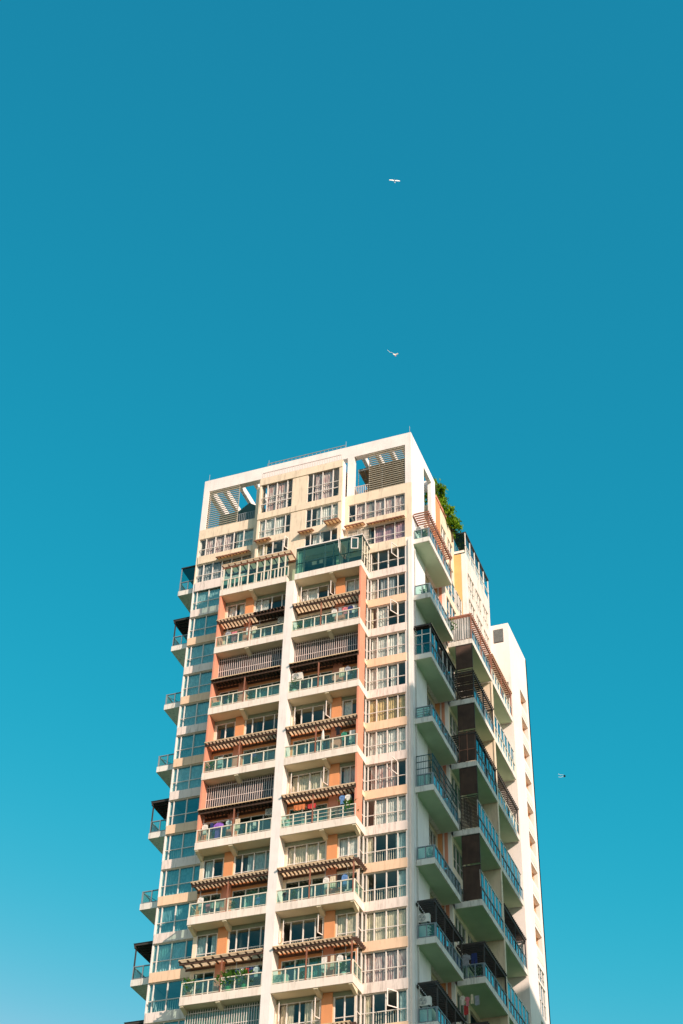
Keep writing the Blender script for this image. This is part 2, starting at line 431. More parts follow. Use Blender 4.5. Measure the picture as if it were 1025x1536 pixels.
# ---- bay windows
rnd = random.Random(11)
RC = {2: (), 3: ((0, .22, 'white'), (.3, .72, 'grey')), 4: ((0, .14, 'cream'), (.2, .5, 'white')), 5: ((.1, 1, 'white'),), 6: ((.0, .55, 'white'), (.6, .75, 'white')), 7: ((.05, 1, 'gold'),),
      8: ((.1, 1, 'white'),), 9: ((.12, .75, 'floral'),), 10: ((.2, 1, 'white'),), 11: ((0, .2, 'cream'), (.72, 1, 'teal')), 12: ((.0, .12, 'cream'), (.8, 1, 'teal')),
      13: ((0, 1, 'cream'),), 14: ((0, 1, 'stripe'),), 15: ((.0, .2, 'cream'), (.8, 1, 'teal'))}
RO = {2: ((3, 'r', 1.2),), 4: ((3, 'r', 1.1),), 9: ((3, 'r', 1.3),), 15: ((3, 'r', .9),)}
cutR = (0, .08, .27, .54, .80, 1)
for k in range(2, 19):
    window(bld, 'bay_window', front(0), rb[0], rb[1], S[k], S[k] + 2.22, cutR, .42, RC.get(k, rand_cur(rnd, ['white', 'cream'])), open_=RO.get(k, ()), bars=k in (3, 11, 12, 15, 16))
    window(bld, 'bay_window', front(0), lb[0], lb[1], S[k], S[k] + 2.22, (0, .10, .42, .75, 1), .40,
           () if k in (9, 14) else ((0, rnd.choice((1, 1, .72)), rnd.choice(('teal', 'white', 'teal', 'white'))),), gm=M['lglass'], bars=k in (10, 14))
c6 = (0, .13, .30, .47, .64, .82, 1)
window(bld, 'wing_window', front(0), -5.75, rb[1], .05, 2.1, c6, .38, ((.1, .98, 'stripe'),))
window(bld, 'wing_window', front(0), -5.75, rb[1], -2.95, -.9, c6, .35, ((.45, 1, 'lilac'),))
window(bld, 'wing_window', front(0), lb[0], -14.75, .05, 2.1, c6, .40, ((.1, .6, 'stripe'), (.7, 1, 'teal')))
window(bld, 'wing_window', front(0), lb[0], -14.75, -2.95, -.9, c6, .40, ((.0, 1, 'grey'),))
sg = MB(front(0))
for i in range(16): sg.box(-5.7 + i * .12, -5.66 + i * .12, .05, .09, -2.9, -.95, M['rail'])
for z in (-2.9, -1.9, -.98): sg.box(-5.75, -3.8, .04, .05, z, z + .05, M['rail'])
sg.build('security_grille', bld)
for i, h in enumerate(bh):
    window(bld, 'block_window', front(-.85), *h[:2], h[2], h[3], (0, .2, .5, .83, 1) if i in (0, 2, 4) else (0, .17, .47, .80, 1), .52 if i < 2 else .38,
           [((.15, .85, 'floral'),), ((.2, .8, 'stripe'),), ((0, .75, 'white'),), ((.3, 1, 'white'),), ((0, .3, 'cream'),), ((.2, .55, 'white'),)][i],
           open_=((3, 'r', 1.2),) if i == 4 else ())
    if i < 2:   # second transom of the tall windows
        q = MB(front(-.85)); q.box(h[0] + .05, h[1] - .05, -.14, -.05, h[2] + 1.0, h[2] + 1.08, M['frame']); q.build('transom', bld.children[-1])
# small slatted awnings over the upper windows
def awning(T, u0, u1, z, d=.75):
    a = MB(T); n = max(3, int((u1 - u0) / .3))
    for i in range(n + 1):
        u = u0 + (u1 - u0) * i / n; a.prism([(u, 0, z), (u, d, z - .22), (u, d, z - .15), (u, .0, z + .08)], (.06, 0, 0), M['rwood'])
    a.prism([(u0, d - .08, z - .21), (u0, d, z - .23), (u0, d, z - .13), (u0, d - .08, z - .11)], (u1 - u0 + .06, 0, 0), M['rwood'])
    a.prism([(u0, 0, z + .1), (u0, d, z - .12), (u0, d, z - .10), (u0, 0, z + .12)], (u1 - u0, 0, 0), CUR['cover'])
    a.build('awning', bld)
awning(front(-.85), -9.9, -8.6, -.72, .5); awning(front(-.85), -7.4, -6.1, -.45, .8); awning(front(-.85), -14.0, -12.6, -.6, .5)
awning(front(0), -3.9, -.6, -.72, .45); awning(front(0), -18.0, -14.9, -.72, .5); awning(front(0), -5.9, -4.2, -.6, .6)

# ---- front balconies: slabs every two storeys
BF, BB, RW = -1.95, 0.0, -.85                  # slab front, slab back, recessed wall
SL = [(-6.1 - 6 * n) for n in range(9)]        # slab tops
XL0, XL1, XR0, XR1 = -16.5, -10.36, -9.66, -3.72
PIER = MB(front(RW))
PIER.box(XL1, XR0, 0, -BF + RW - .004, ZB, -6.75, M['white'])
for n in range(8):
    pass
PIER.build('pier', bld)
REC = MB(front(RW))
ups, dns = [], []
for n in range(9):
    c = SL[n] - .62                             # underside of the slab above this double-height bay
    f = SL[n] - 6.0                             # floor of the bay
    hh = c - .34
    for side in (0, 1):
        big = (-9.45, -6.42) if side else (-13.62, -10.55)
        sml = (-5.42, -3.95) if side else (-16.15, -14.55)
        ups += [(*big, f + 3.0, hh), (*sml, f + 3.0, hh)]
        dns += [(*big, f + .04, f + 2.15), (*(sml if side else sml), f + .04, f + 2.15)]
for side, (a, b) in enumerate(((-16.45, XL1), (XR0, -3.85))):
    hs = [h for h in ups + dns if a < (h[0] + h[1]) / 2 < b]
    for n in range(9):
        c = SL[n] - .62; f = SL[n] - 6.0
        wall(REC, a, b, f + 2.95, c, [h for h in hs if h[3] > f + 2.95 and h[2] < c], M['cream'], -.15, 0)
        wall(REC, a, b, f, f + 2.95, [h for h in hs if h[3] > f and h[2] < f + 2.95], M['cream'] if (side, n) in ((1, 0), (1, 4), (0, 0), (0, 5)) else M['orange'], -.15, 0)
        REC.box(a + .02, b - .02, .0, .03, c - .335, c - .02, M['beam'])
        col = (-6.30, -5.52) if side else (-14.45, -13.72)
        REC.box(*col, .0, .12, f + 2.95, c - .02, M['orange'])
        REC.box(*col, .0, .12, f + .02, f + 2.90, M['salmon'])
    # glazed return between the recess wall and the bay
REC.build('recess_wall', bld)
for n in range(9):
    RET = MB(); f = SL[n] - 6.0; c = SL[n] - .62
    for z0, z1 in ((f + .05, f + 2.6), (f + 3.0, c)):
        RET.poly([(-3.84, RW + .05, z0), (-3.84, -.02, z0), (-3.84, -.02, z1), (-3.84, RW + .05, z1)], M['glass'])
        RET.box(-3.88, -3.81, RW - .001, RW + .06, z0, z1, M['frame']); RET.box(-3.88, -3.79, -.10, -.005, z0, z1, M['frame'])
        RET.box(-3.87, -3.81, RW + .06, -.10, z0 + .85, z0 + .92, M['frame'])
    RET.box(-3.90, -3.80, RW + .002, -.10, f + 2.6, f + 3.0, M['cream'])
    RET.build('glazed_return', bld)
    MB().box(-16.5, -16.4, RW + .16, 0, f, c, M['cream']).build('return_wall', bld)

def railing(parent, T, u0, u1, z0, h, d, post=.95, mat=None, gm=None, extra=0, solid=None):
    mat = mat or M['rail']; gm = gm or M['rglass']
    q = MB(T); n = max(1, round((u1 - u0) / post))
    q.box(u0, u1, d - .045, d + .045, z0 + h - .07, z0 + h, mat); q.box(u0, u1, d - .025, d + .025, z0 + .08, z0 + .12, mat)
    for i in range(n + 1):
        u = u0 + .03 + (u1 - u0 - .06) * i / n; q.box(u - .035, u + .035, d - .035, d + .035, z0 + .0, z0 + h - .07, mat)
    for j in range(extra):
        z = z0 + .12 + (h - .2) * (j + 1) / (extra + 1); q.box(u0, u1, d - .015, d + .015, z, z + .03, mat)
    r = q.build('railing', parent)
    if gm:
        p = MB(T); p.poly([(u0 + .03, d - .012, z0 + .12), (u1 - .03, d - .012, z0 + .12), (u1 - .03, d - .012, z0 + h - .09), (u0 + .03, d - .012, z0 + h - .09)], gm)
        p.build('glass_panel', parent)
    return r

def pergola(T, u0, u1, z, d0, d1, cover=None, mat=None, step=.31, tail=.24, posts=(), zf=None, pm=None, beam=True, crange=(0, 1)):
    """slats run out from the wall at d0 over a front beam at d1; optional sheet on top"""
    mat = mat or M['wood']; q = MB(T); n = round((u1 - u0) / step)
    q.box(u0, u1, d1 - .05, d1 + .05, z - .17, z, mat)
    q.box(u0, u1, d0, d0 + .07, z - .17, z, mat)
    for i in range(n + 1):
        u = u0 + .03 + (u1 - u0 - .06) * i / n
        q.box(u - .03, u + .03, d0 + .07, d1 + tail - .025, z + .002, z + .13, mat)
    r = q.build('pergola', bld)
    if cover:
        c = MB(T); a = u0 + (u1 - u0) * crange[0]; b = u0 + (u1 - u0) * crange[1]
        c.poly([(a, d0 + .02, z + .15), (b, d0 + .02, z + .15), (b, d1 + tail - .02, z + .15), (a, d1 + tail - .02, z + .15)], cover)
        c.box(a, b, d1 + tail - .02, d1 + tail - .0, z + .08, z + .16, M['tail']); c.build('roof_sheet', r)
    for u in posts:
        c = MB(T); c.box(u - .045, u + .045, d1 - .045, d1 + .045, zf, z - .17, pm or M['rwood']); c.build('post', r)
    return r

def grille_box(T, u0, u1, z0, z1, d, mat, step=.18, gl='smoke'):
    q = MB(T); n = int((u1 - u0) / step)
    for i in range(n + 1):
        u = u0 + (u1 - u0) * i / n; q.box(u - .02, u + .02, d - .015, d + .015, z0, z1, mat)
    for z in (z0 + .35, (z0 + z1) / 2, z1 - .25): q.box(u0, u1, d - .035, d - .016, z, z + .05, mat)
    r = q.build('security_grille', bld)
    p = MB(T); p.poly([(u0, d - .06, z0), (u1, d - .06, z0), (u1, d - .06, z1), (u0, d - .06, z1)], M[gl])
    for i in range(8): u = u0 + (u1 - u0) * i / 7; p.box(u - .03, u + .03, d - .10, d - .062, z0, z1, M['dframe'])
    p.build('glazing', r)
    return r

D1 = -BF + RW - .05         # railing distance from recess wall plane
FT = front(RW)
UPK = [['white', 'cream'], ['teal', 'white', 'cream']]
cfg = {  # (side, bay): upper kind, pergola sheet kind
    (1, 0): ('win', 'pale'), (1, 1): ('bars', 'dark'), (1, 2): ('win', 'pale'), (1, 3): ('win', 'pale'), (1, 4): ('win', 'pale'), (1, 5): ('win', 'pale'), (1, 6): ('win', 'pale'), (1, 7): ('win', 'dark'),
    (0, 0): ('win', 'half'), (0, 1): ('bars', 'dark'), (0, 2): ('win', 'half'), (0, 3): ('bars', 'dark'), (0, 4): ('win', 'half'), (0, 5): ('win', 'wide'), (0, 6): ('bars', 'dark'), (0, 7): ('win', 'pale')}
for n in range(9):
    top = SL[n]; sb = top - .62
    for side in (0, 1):
        a, b = (XL0, XL1) if side == 0 else (XR0, XR1)
        s = MB(front(0))
        s.box(a, b, -.25, -BF, sb + .02, top, M['slab'])
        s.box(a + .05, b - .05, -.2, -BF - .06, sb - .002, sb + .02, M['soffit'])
        # tapered bracket under the slab in line with the coloured column
        cu = -6.55 if side else -13.75
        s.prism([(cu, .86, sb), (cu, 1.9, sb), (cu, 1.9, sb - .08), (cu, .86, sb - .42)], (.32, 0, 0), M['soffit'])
        if n >= 4:
            cu = XL0 + .05 if side == 0 else XR1 - .30
            s.prism([(cu, .86, sb), (cu, 1.9, sb), (cu, 1.9, sb - .08), (cu, .86, sb - .40)], (.25, 0, 0), M['soffit'])
        sl = s.build('balcony', bld)
        if n == 0: continue
        uu0, uu1 = (a + .04, b) if side == 0 else (a, b - .04)
        railing(sl, FT, uu0, uu1, top, 1.05, D1, extra=2 if (side, n) == (1, 4) else 0)
        if n >= 5 or side == 0:
            e = right(XR1 - .04) if side else left(XL0 + .04)
            if side == 1: railing(sl, e, BF + .06, -.2, top, 1.05, 0, post=.8)
            elif n >= 5: railing(sl, e, BF + .06, -.2, top, 1.05, 0, post=.8)
    # the storey pair below slab n
    f = top - 6.0; c = sb
    if n < 8:
        for side in (0, 1):
            a, b = (XL0 + .06, XL1 - .02) if side == 0 else (XR0 + .02, XR1 - .06)
            kind, pk = cfg[(side, n)]
            r2 = random.Random(100 + n * 2 + side)
            big = (-9.45, -6.42) if side else (-13.62, -10.55); sml = (-5.42, -3.95) if side else (-16.15, -14.55)
            op = ()
            if side == 1: op = ((0, 'l', 1.15), (3, 'r', 1.25)) if n in (0, 2, 3, 5, 6) else ()
            cuts = (0, .19, .5, .8, 1)
            kk = ['white', 'cream'] if side else ['teal', 'white']
            window(bld, 'balcony_window', FT, *big, f + 3.0, c - .34, cuts, .28, rand_cur(r2, kk, .8), open_=op, bars=n >= 5, d=-.06)
            window(bld, 'balcony_window', FT, *sml, f + 3.0, c - .34, (0, .5, 1), .28, ((.1, .9, 'red' if False else 'floral'),) if (side, n) == (1, 3) else rand_cur(r2, kk, .7), d=-.06)
            window(bld, 'balcony_door', FT, *big, f + .04, f + 2.15, (0, .34, .67, 1), None, rand_cur(r2, ['teal', 'grey', 'white'], .55), gm=M['dglass'], d=-.06)
            window(bld, 'balcony_door', FT, *sml, f + .04, f + 2.15, (0, .5, 1), None, rand_cur(r2, ['teal', 'grey'], .5), gm=M['dglass'], d=-.06)
            zp = f + 2.55
            cov = {'pale': CUR['cover'], 'half': CUR['cover'], 'wide': CUR['cover'], 'dark': M['dwood']}[pk]
            cr = (0, .55) if pk == 'half' and n == 0 else (0, 1)
            ps = (-13.5,) if side == 0 else (-7.15,) + ((-3.85,) if n >= 4 else ())
            aa = a - .35 if (pk == 'wide') else a
            pr = pergola(FT, aa, b, zp, .01, D1, cov, step=.62 if pk == 'wide' else .31, posts=ps, zf=f + .0, crange=cr)
            if cr != (0, 1):
                q = MB(FT); q.box(aa + (b - aa) * cr[1], b, .02, D1 + .2, zp + .145, zp + .165, M['dwood']); q.build('roof_sheet', pr)
            if side == 1 and n >= 4:    # slats carried round the open corner
                q = MB(right(XR1 - .1))
                for i in range(7): q.box(BF + .1 + i * .27, BF + .17 + i * .27, 0, .35, zp + .002, zp + .14, M['wood'])
                q.build('corner_slats', pr)
            if kind == 'bars':
                gm = M['grille'] if n < 6 else M['frame']
                grille_box(FT, a + .14, b - .02, zp + .16, c - .06, .30, gm, gl='smoke' if n < 6 else 'dglass')
                if n == 6: curtain(bld.children[-1], FT, a + .1, b - 1.2, zp + .2, c - .3, CUR['white'], .16, 5)
# salmon side walls of the upper balconies
for n in range(4):
    top = SL[n]; c = top - .62; f = top - 6.0
    for x in (XL0 + .02, XR1 - .17):
        q = MB(); q.box(x, x + .15, BF + .03, RW + (.15 if x > -10 else -.002), f + .002, c - .004, M['salmon']); q.build('side_wall', bld)

# ---- glazed sunroom on the top right balcony
sr = MB(front(BF)); z0, z1 = -6.1, -3.45
us = [-9.6, -8.87, -6.99, -6.23, -5.69, -4.9, XR1 + .02]
for i, u in enumerate(us): sr.box(u - .05 if i else u, u + .05 if i < 6 else u, -.10, -.01, z0, z1 - .14, M['gframe'])
sr.box(us[0], us[-1], -.12, 0.0, z1 - .14, z1, M['gframe']); sr.box(us[0], us[-1], -.09, -.02, z0 + 1.05, z0 + 1.12, M['gframe'])
sr.box(us[0], us[-1] + .08, -1.9, .08, z1 + .002, z1 + .09, M['white'])
sro = sr.build('sunroom', bld)
q = MB(front(BF))
for i in range(6):
    q.poly([(us[i] + .05, -.05, z0), (us[i + 1] - .05, -.05, z0), (us[i + 1] - .05, -.05, z1 - .14), (us[i] + .05, -.05, z1 - .14)], M['sglass'])
q.build('pane', sro)
q = MB(right(XR1 + .02))
for y in (BF + .02, -1.3, -.65, -.1): q.box(y, y + .09, -.05, .02, z0, z1 - .02, M['rail'])
q.box(BF + .02, 0, -.05, .02, z1 - .14, z1 - .02, M['gframe']); q.box(BF + .02, 0, -.05, .02, z0 + 1.0, z0 + 1.07, M['rail'])
q.poly([(BF + .05, -.02, z0), (0, -.02, z0), (0, -.02, z1 - .1), (BF + .05, -.02, z1 - .1)], M['glass'])
q.build('side_glazing', sro)
curtain(sro, front(BF), -9.5, -9.1, z0 + .05, z1 - .2, CUR['white'], -.25, 4)
def sash(parent, T, u, d, z0, z1, w, ang, side=1, mat=None):
    ca, sa = math.cos(ang), math.sin(ang)
    TT = lambda uu, dd, z: T(u + side * (uu * ca - dd * sa), d + uu * sa + dd * ca, z)
    s = MB(TT); m_ = mat or M['frame']
    s.box(0, w, -.02, .03, z0, z0 + .08, m_); s.box(0, w, -.02, .03, z1 - .08, z1, m_)
    s.box(0, .08, -.02, .03, z0 + .08, z1 - .08, m_); s.box(w - .08, w, -.02, .03, z0 + .08, z1 - .08, m_)
    s.poly([(.05, .005, z0 + .05), (w - .05, .005, z0 + .05), (w - .05, .005, z1 - .05), (.05, .005, z1 - .05)], M['dglass'])
    return s.build('open_sash', parent)
sash(sro, front(BF), us[5] + .9, .05, z0 + 1.2, z1 - .25, .62, .35, -1)
sash(sro, front(BF), us[4] + .05, .05, z0 + 1.15, z1 - .2, .75, 1.35, 1)
# ---- top left balcony: glazed railing under a slatted roof
e0 = [o for o in bld.children if o.name.startswith('balcony') and not o.name.startswith('balcony_')][0]
railing(e0, front(BF), XL0 + .05, XL1 + .1, -6.1, 1.1, -.06, post=.62, gm=M['gglass'])
rz = -3.62
pr = pergola(FT, XL0 + .05, XL1 + .3, rz, .01, D1, CUR['cover'], M['rwood'], step=.6, posts=[-16.3, -15.6, -14.8, -14.0, -13.2, -12.5, -11.9, -11.2, -10.6], zf=-6.1, pm=M['rail'])
q = MB(FT); q.poly([(XL0 + .1, D1 - .06, -5.0), (XL1, D1 - .06, -5.0), (XL1, D1 - .06, rz - .17), (XL0 + .1, D1 - .06, rz - .17)], M['dglass']); q.build('glass_panel', pr)
for x in (-13.9, -6.3, -.2, -19.9):
    q = MB(); q.bar((x, .3, 9.2), (x, .3, 10.3), .022, M['dframe'], sides=5); q.build('lightning_rod', bld)
# downpipes
dp = MB(); dp.bar((-.28, -.07, ZB), (-.28, -.07, -3.3), .05, M['pipe'], sides=6); dp.build('downpipe', bld)
dp = MB(); dp.bar((.08, .62, ZB), (.08, .62, -4), .05, M['pipe'], sides=6); dp.build('downpipe', bld)

# ------------------------------------------------------------------ right-hand side (+X)
SW = MB(right(0))
AS = [-3.05 - 6 * n for n in range(9)]
wall(SW, .2, 3.6, ZB, WT, [], M['bright'])
holes = []
for k in range(0, 19):
    for (u0, u1) in ((3.7, 6.6),): holes.append((u0, u1, S[k] + .0, S[k] + 2.2))
wall(SW, 3.6, 7.0, ZB, WT, holes, M['cream'], -.55, -.35)
SW.box(6.85, 7.0, -.35, 0, ZB, WT, M['orange'])
SW.build('side_wall_front_wing', bld)
for k in range(0, 19):
    window(bld, 'side_window', right(-.35), 3.7, 6.6, S[k], S[k] + 2.2, (0, .25, .5, .75, 1), .4, rand_cur(random.Random(300 + k), ['white', 'teal'], .6), gm=M['bwin'])
akind = ['slats', 'open', 'glazed', 'open', 'cage', 'open', 'dark', 'dark', 'open']
AX = 1.42
def blue_rails(parent, x, ya, yb, z, x0=0.0, endgm=None, bars=False):
    railing(parent, right(x), ya, yb, z, 1.05, -.05, post=.8, mat=M['drail'], gm=M['bglass'])
    railing(parent, front(ya), x0 + .06, x - .09, z, 1.05, -.05, post=.7, mat=M['drail'], gm=None if bars else (endgm or M['rglass']), extra=3 if bars else 0)
for n, top in enumerate(AS):
    s = MB(); s.box(-.3, AX, .44, 6.75, top - .47, top, M['sideslab']); s.box(.02, AX - .1, .52, 6.65, top - .475, top - .47, M['bounce_soffit'])
    so = s.build('balcony', bld)
    blue_rails(so, AX, .5, 6.7, top, bars=(n == 3))
    kd = akind[n]; T = right(.0)
    if kd in ('slats', 'dark', 'glazed'):
        zp = top + 2.62; mt = M['rwood'] if kd == 'slats' else M['dwood']
        pr = pergola(T, .3, 6.9, zp, .01, AX - .06, None if kd != 'glazed' else M['dwood'], mt, step=.29, tail=.16, posts=(.62, 2.6, 4.6, 6.6), zf=top, pm=mt)
    if kd == 'glazed':
        q = MB(T)
        for u in (.55, 1.6, 2.7, 3.8, 4.9, 6.0, 6.65): q.box(u - .04, u + .04, AX - .12, AX - .05, top + 1.05, top + 2.45, M['frame'])
        q.poly([(.55, AX - .09, top + 1.05), (6.65, AX - .09, top + 1.05), (6.65, AX - .09, top + 2.45), (.55, AX - .09, top + 2.45)], M['bwin'])
        q.box(.52, .58, .05, AX - .12, top + 1.9, top + 1.97, M['frame']); q.box(.52, .58, .6, .67, top, top + 2.45, M['frame'])
        q.poly([(.55, .05, top + .1), (.55, AX - .1, top + .1), (.55, AX - .1, top + 2.45), (.55, .05, top + 2.45)], M['dglass'])
        q.build('balcony_glazing', bld)
    if kd == 'cage':
        q = MB(T); zt = top + 2.7
        for u in (.55, 2.1, 3.6, 5.1, 6.65): q.box(u - .03, u + .03, AX - .1, AX - .04, top, zt, M['gframe'])
        for z in (zt - .06, top + 1.5, top + 2.1): q.box(.5, 6.7, AX - .095, AX - .045, z, z + .05, M['gframe']); q.box(.52, .57, .05, AX - .1, z, z + .05, M['gframe'])
        for i in range(10): q.box(.53, .56, .08 + i * .135, .10 + i * .135, top + .1, zt, M['gframe'])
        for i in range(40): u = .6 + i * .152; q.box(u, u + .02, AX - .08, AX - .06, top + 1.0, zt, M['gframe'])
        q.build('security_cage', bld)

# B and C: the deeper balcony stacks further back, with a dividing wall
BX, WX = 2.82, .69
BS = [-9.05 - 6 * n for n in range(8)]
V = MB(right(WX))
holes = []
for k in range(1, 19):
    for (u0, u1) in ((7.5, 10.3), (10.7, 13.2), (14.2, 16.9), (17.3, 19.7)): holes.append((u0, u1, S[k] - .05, S[k] + 2.1))
wall(V, 7.16, 20.2, ZB, -3.1, holes, M['cream'])
V.box(13.45, 13.6, 0.0, BX - WX - .12, ZB, -9.55, M['cream'])                        # dividing wall
V.box(13.38, 13.68, BX - WX - .12, BX - WX - .02, ZB, -9.55, M['cream'])
V.build('side_wall_rear_wing', bld)
EW = MB(front(7.0))
eh = []
for k in range(1, 19): eh.append((.2, .62, S[k], S[k] + 2.1))
EW.box(.02, .16, -.15, 0, ZB, -3.1, M['white']); EW.box(.16, .42, -.15, .02, ZB, -3.1, M['salmon']); EW.box(.42, WX, -.15, 0, ZB, -3.1, M['white'])
EW.build('return_wall', bld)
for k in range(1, 19):
    for j, (u0, u1) in enumerate(((7.5, 10.3), (10.7, 13.2), (14.2, 16.9), (17.3, 19.7))):
        if (k + j) % 2 == 0 or k < 14:
            window(bld, 'rear_window', right(WX), u0, u1, S[k] - .05, S[k] + 2.1, (0, .33, .66, 1), .4, rand_cur(random.Random(500 + k * 4 + j), ['teal', 'white'], .5), gm=M['bwin'])
# slatted and plain brown screens on the front ends of the B stack
bk = ['cloth', 'screen', 'screen2', 'screen', 'screen3', 'perg', 'perg', 'perg']
for n, top in enumerate(BS):
    for (ya, yb, nm) in ((7.5, 13.4, 'B'), (13.68, 20.1, 'C')):
        s = MB(); s.box(WX, BX, ya, yb, top - .47, top, M['sideslab']); s.box(WX + .02, BX - .1, ya + .08, yb - .05, top - .475, top - .47, M['bounce_soffit'])
        if nm == 'B': s.box(.02, WX, 7.02, ya + .5, top - .47, top - .02, M['sideslab'])
        so = s.build('balcony', bld)
        railing(so, right(BX), ya + (.02 if nm == 'B' else .02), yb, top, 1.05, -.05, post=.85, mat=M['drail'] if not (nm == 'C' and n < 3) else M['rail'], gm=M['bglass'])
        if nm == 'B' and bk[n] == 'perg': railing(so, front(ya), WX + .1, BX - .1, top, 1.05, -.05, post=.7, mat=M['drail'], gm=M['rglass'])
        pg = (nm == 'B' and n in (0, 1, 2, 5, 6, 7)) or (nm == 'C' and n in (0, 2, 4))
        if pg:
            mt = M['rwood'] if n == 0 else M['dwood']
            pergola(right(WX), ya, yb, top + 2.55, .01, BX - WX - .06, CUR['cover'] if n == 0 and nm == 'C' else None, mt, step=.30, tail=.16, posts=(ya + .1, (ya + yb) / 2, yb - .1), zf=top, pm=mt)
        if nm == 'B' and n in (2, 3, 4) or nm == 'C' and n in (1, 3, 5):
            q = MB(right(BX)); z1 = top + 2.45
            for i in range(7): u = ya + .05 + (yb - ya - .1) * i / 6; q.box(u - .04, u + .04, -.12, -.05, top + 1.05, z1, M['frame'] if n != 2 else M['gframe'])
            q.box(ya + .05, yb - .05, -.12, -.05, z1 - .07, z1, M['frame'])
            q.poly([(ya + .05, -.09, top + 1.05), (yb - .05, -.09, top + 1.05), (yb - .05, -.09, z1), (ya + .05, -.09, z1)], M['bwin'])
            q.build('balcony_glazing', bld)
    if bk[n].startswith('screen') or bk[n] == 'cloth':
        T = front(7.5); u0, u1 = 1.35, BX - .02
        if bk[n] == 'cloth':
            curtain(bld, T, WX + .1, BX - .08, top + .12, top + 2.4, CUR['wcover'], -.08, 77, 'fabric_screen')
            q = MB(T); q.bar((WX + .08, 0, top), (WX + .08, 0, top + 2.55), .04, M['rwood']); q.bar((BX - .05, 0, top), (BX - .05, 0, top + 2.55), .04, M['rwood'])
            q.bar((WX + .05, 0, top + 2.5), (BX, 0, top + 2.5), .05, M['rwood']); q.build('screen_frame', bld)
        else:
            # upper storey panel (hung under the slab above) and lower storey panel
            for (za, zb, sl) in ((top + 3.0, top + 5.5, False), (top + .02, top + 2.9, True)):
                q = MB(T); 
                q.box(u0, u0 + .05, -.06, 0, za, zb, M['dwood']); q.box(u1 - .05, u1, -.06, 0, za, zb, M['dwood']); q.box(u0, u1, -.06, -.002, zb - .06, zb, M['dwood'])
                if sl and bk[n] == 'screen':
                    m_ = 22
                    for i in range(m_): z = za + .1 + (zb - za - .2) * i / m_; q.box(u0 + .05, u1 - .05, -.05, -.015, z, z + .075, M['screen'])
                elif sl and bk[n] == 'screen2':
                    for i in range(3): u = u0 + .05 + i * (u1 - u0 - .1) / 2; q.box(u - .03, u + .03, -.06, -.004, za, zb - .06, M['rwood'])
                    q.box(u0 + .05, u1 - .05, -.05, -.01, za + 1.1, za + 1.17, M['rwood'])
                    q.box(u0 + .06, u1 - .06, -.045, -.03, za + .05, zb - .1, M['screen'])
                else:
                    q.box(u0 + .05, u1 - .05, -.045, -.02, za + .04, zb - .08, M['screen'])
                q.build('brown_screen', bld)
            q = MB(T)
            for i in range(5): u = WX + .1 + i * .14; q.box(u, u + .03, -.04, -.01, top, top + 1.0, M['drail'])
            q.box(WX + .05, u0, -.05, 0, top + 1.0, top + 1.05, M['drail']); q.build('end_rail', bld)
# upper side facade behind the roof garden
U1 = MB(right(0)); h1 = []
for z in (-2.6, .4, 3.4):
    for (u0, u1) in ((8.6, 10.2), (10.6, 12.2)): h1.append((u0, u1, z, z + 2.1))
wall(U1, 7.0, 12.6, -3.1, 7.35, h1, M['cream'])
U1.box(7.02, 8.25, 0, .05, -3.1, 7.3, M['orange']); U1.box(7.0, 12.6, -.25, .10, 7.35, 7.65, M['salmon'])
U1.box(7.0, 12.6, -.9, .0, -3.4, -3.1, M['cream'])
U1.build('upper_side_wall', bld)
for h in h1: window(bld, 'upper_window', right(0), *h, (0, .5, 1), .45, ((0, 1, 'white'),))
U2 = MB(right(1.15)); h2 = []
for z in (-2.4, .6):
    for (u0, u1) in ((13.0, 15.0), (15.4, 17.4), (17.8, 19.6)): h2.append((u0, u1, z, z + 2.2))
wall(U2, 12.6, 20.25, -3.1, 4.7, h2, M['pinkwhite'])
U2.box(12.6, 20.25, -1.6, -.2, -3.4, -3.1, M['cream'])
U2.build('upper_side_wall', bld)
for h in h2: window(bld, 'upper_window', right(1.15), *h, (0, .33, .66, 1), .4, ((0, 1, 'white'),))
U3 = MB(front(12.6)); U3.box(.0, .72, 0, .15, -3.1, 4.7, M['yellow']); U3.box(.72, 1.15, 0, .16, -3.1, 4.7, M['white']); U3.build('ochre_wall', bld)
gl = MB(right(1.15)); 
for u in (12.6, 14.1, 15.6, 17.1, 18.6, 20.15): gl.box(u, u + .1, -.08, 0.0, 4.7, 7.3, M['frame'])
gl.box(12.6, 20.25, -.08, 0, 5.7, 5.78, M['frame']); gl.box(12.6, 20.25, -1.3, .06, 7.3, 7.45, M['roofdark'])
glo = gl.build('rooftop_sunroom', bld)
q = MB(right(1.15)); q.poly([(12.65, -.04, 4.7), (20.2, -.04, 4.7), (20.2, -.04, 7.3), (12.65, -.04, 7.3)], M['glass'])
q.poly([(12.64, -.06, 4.7), (12.64, -1.2, 4.7), (12.64, -1.2, 7.3), (12.64, -.06, 7.3)], M['dglass']); q.build('pane', glo)
curtain(glo, right(1.15), 14.0, 20.0, 4.8, 7.2, CUR['white'], -.4, 9)

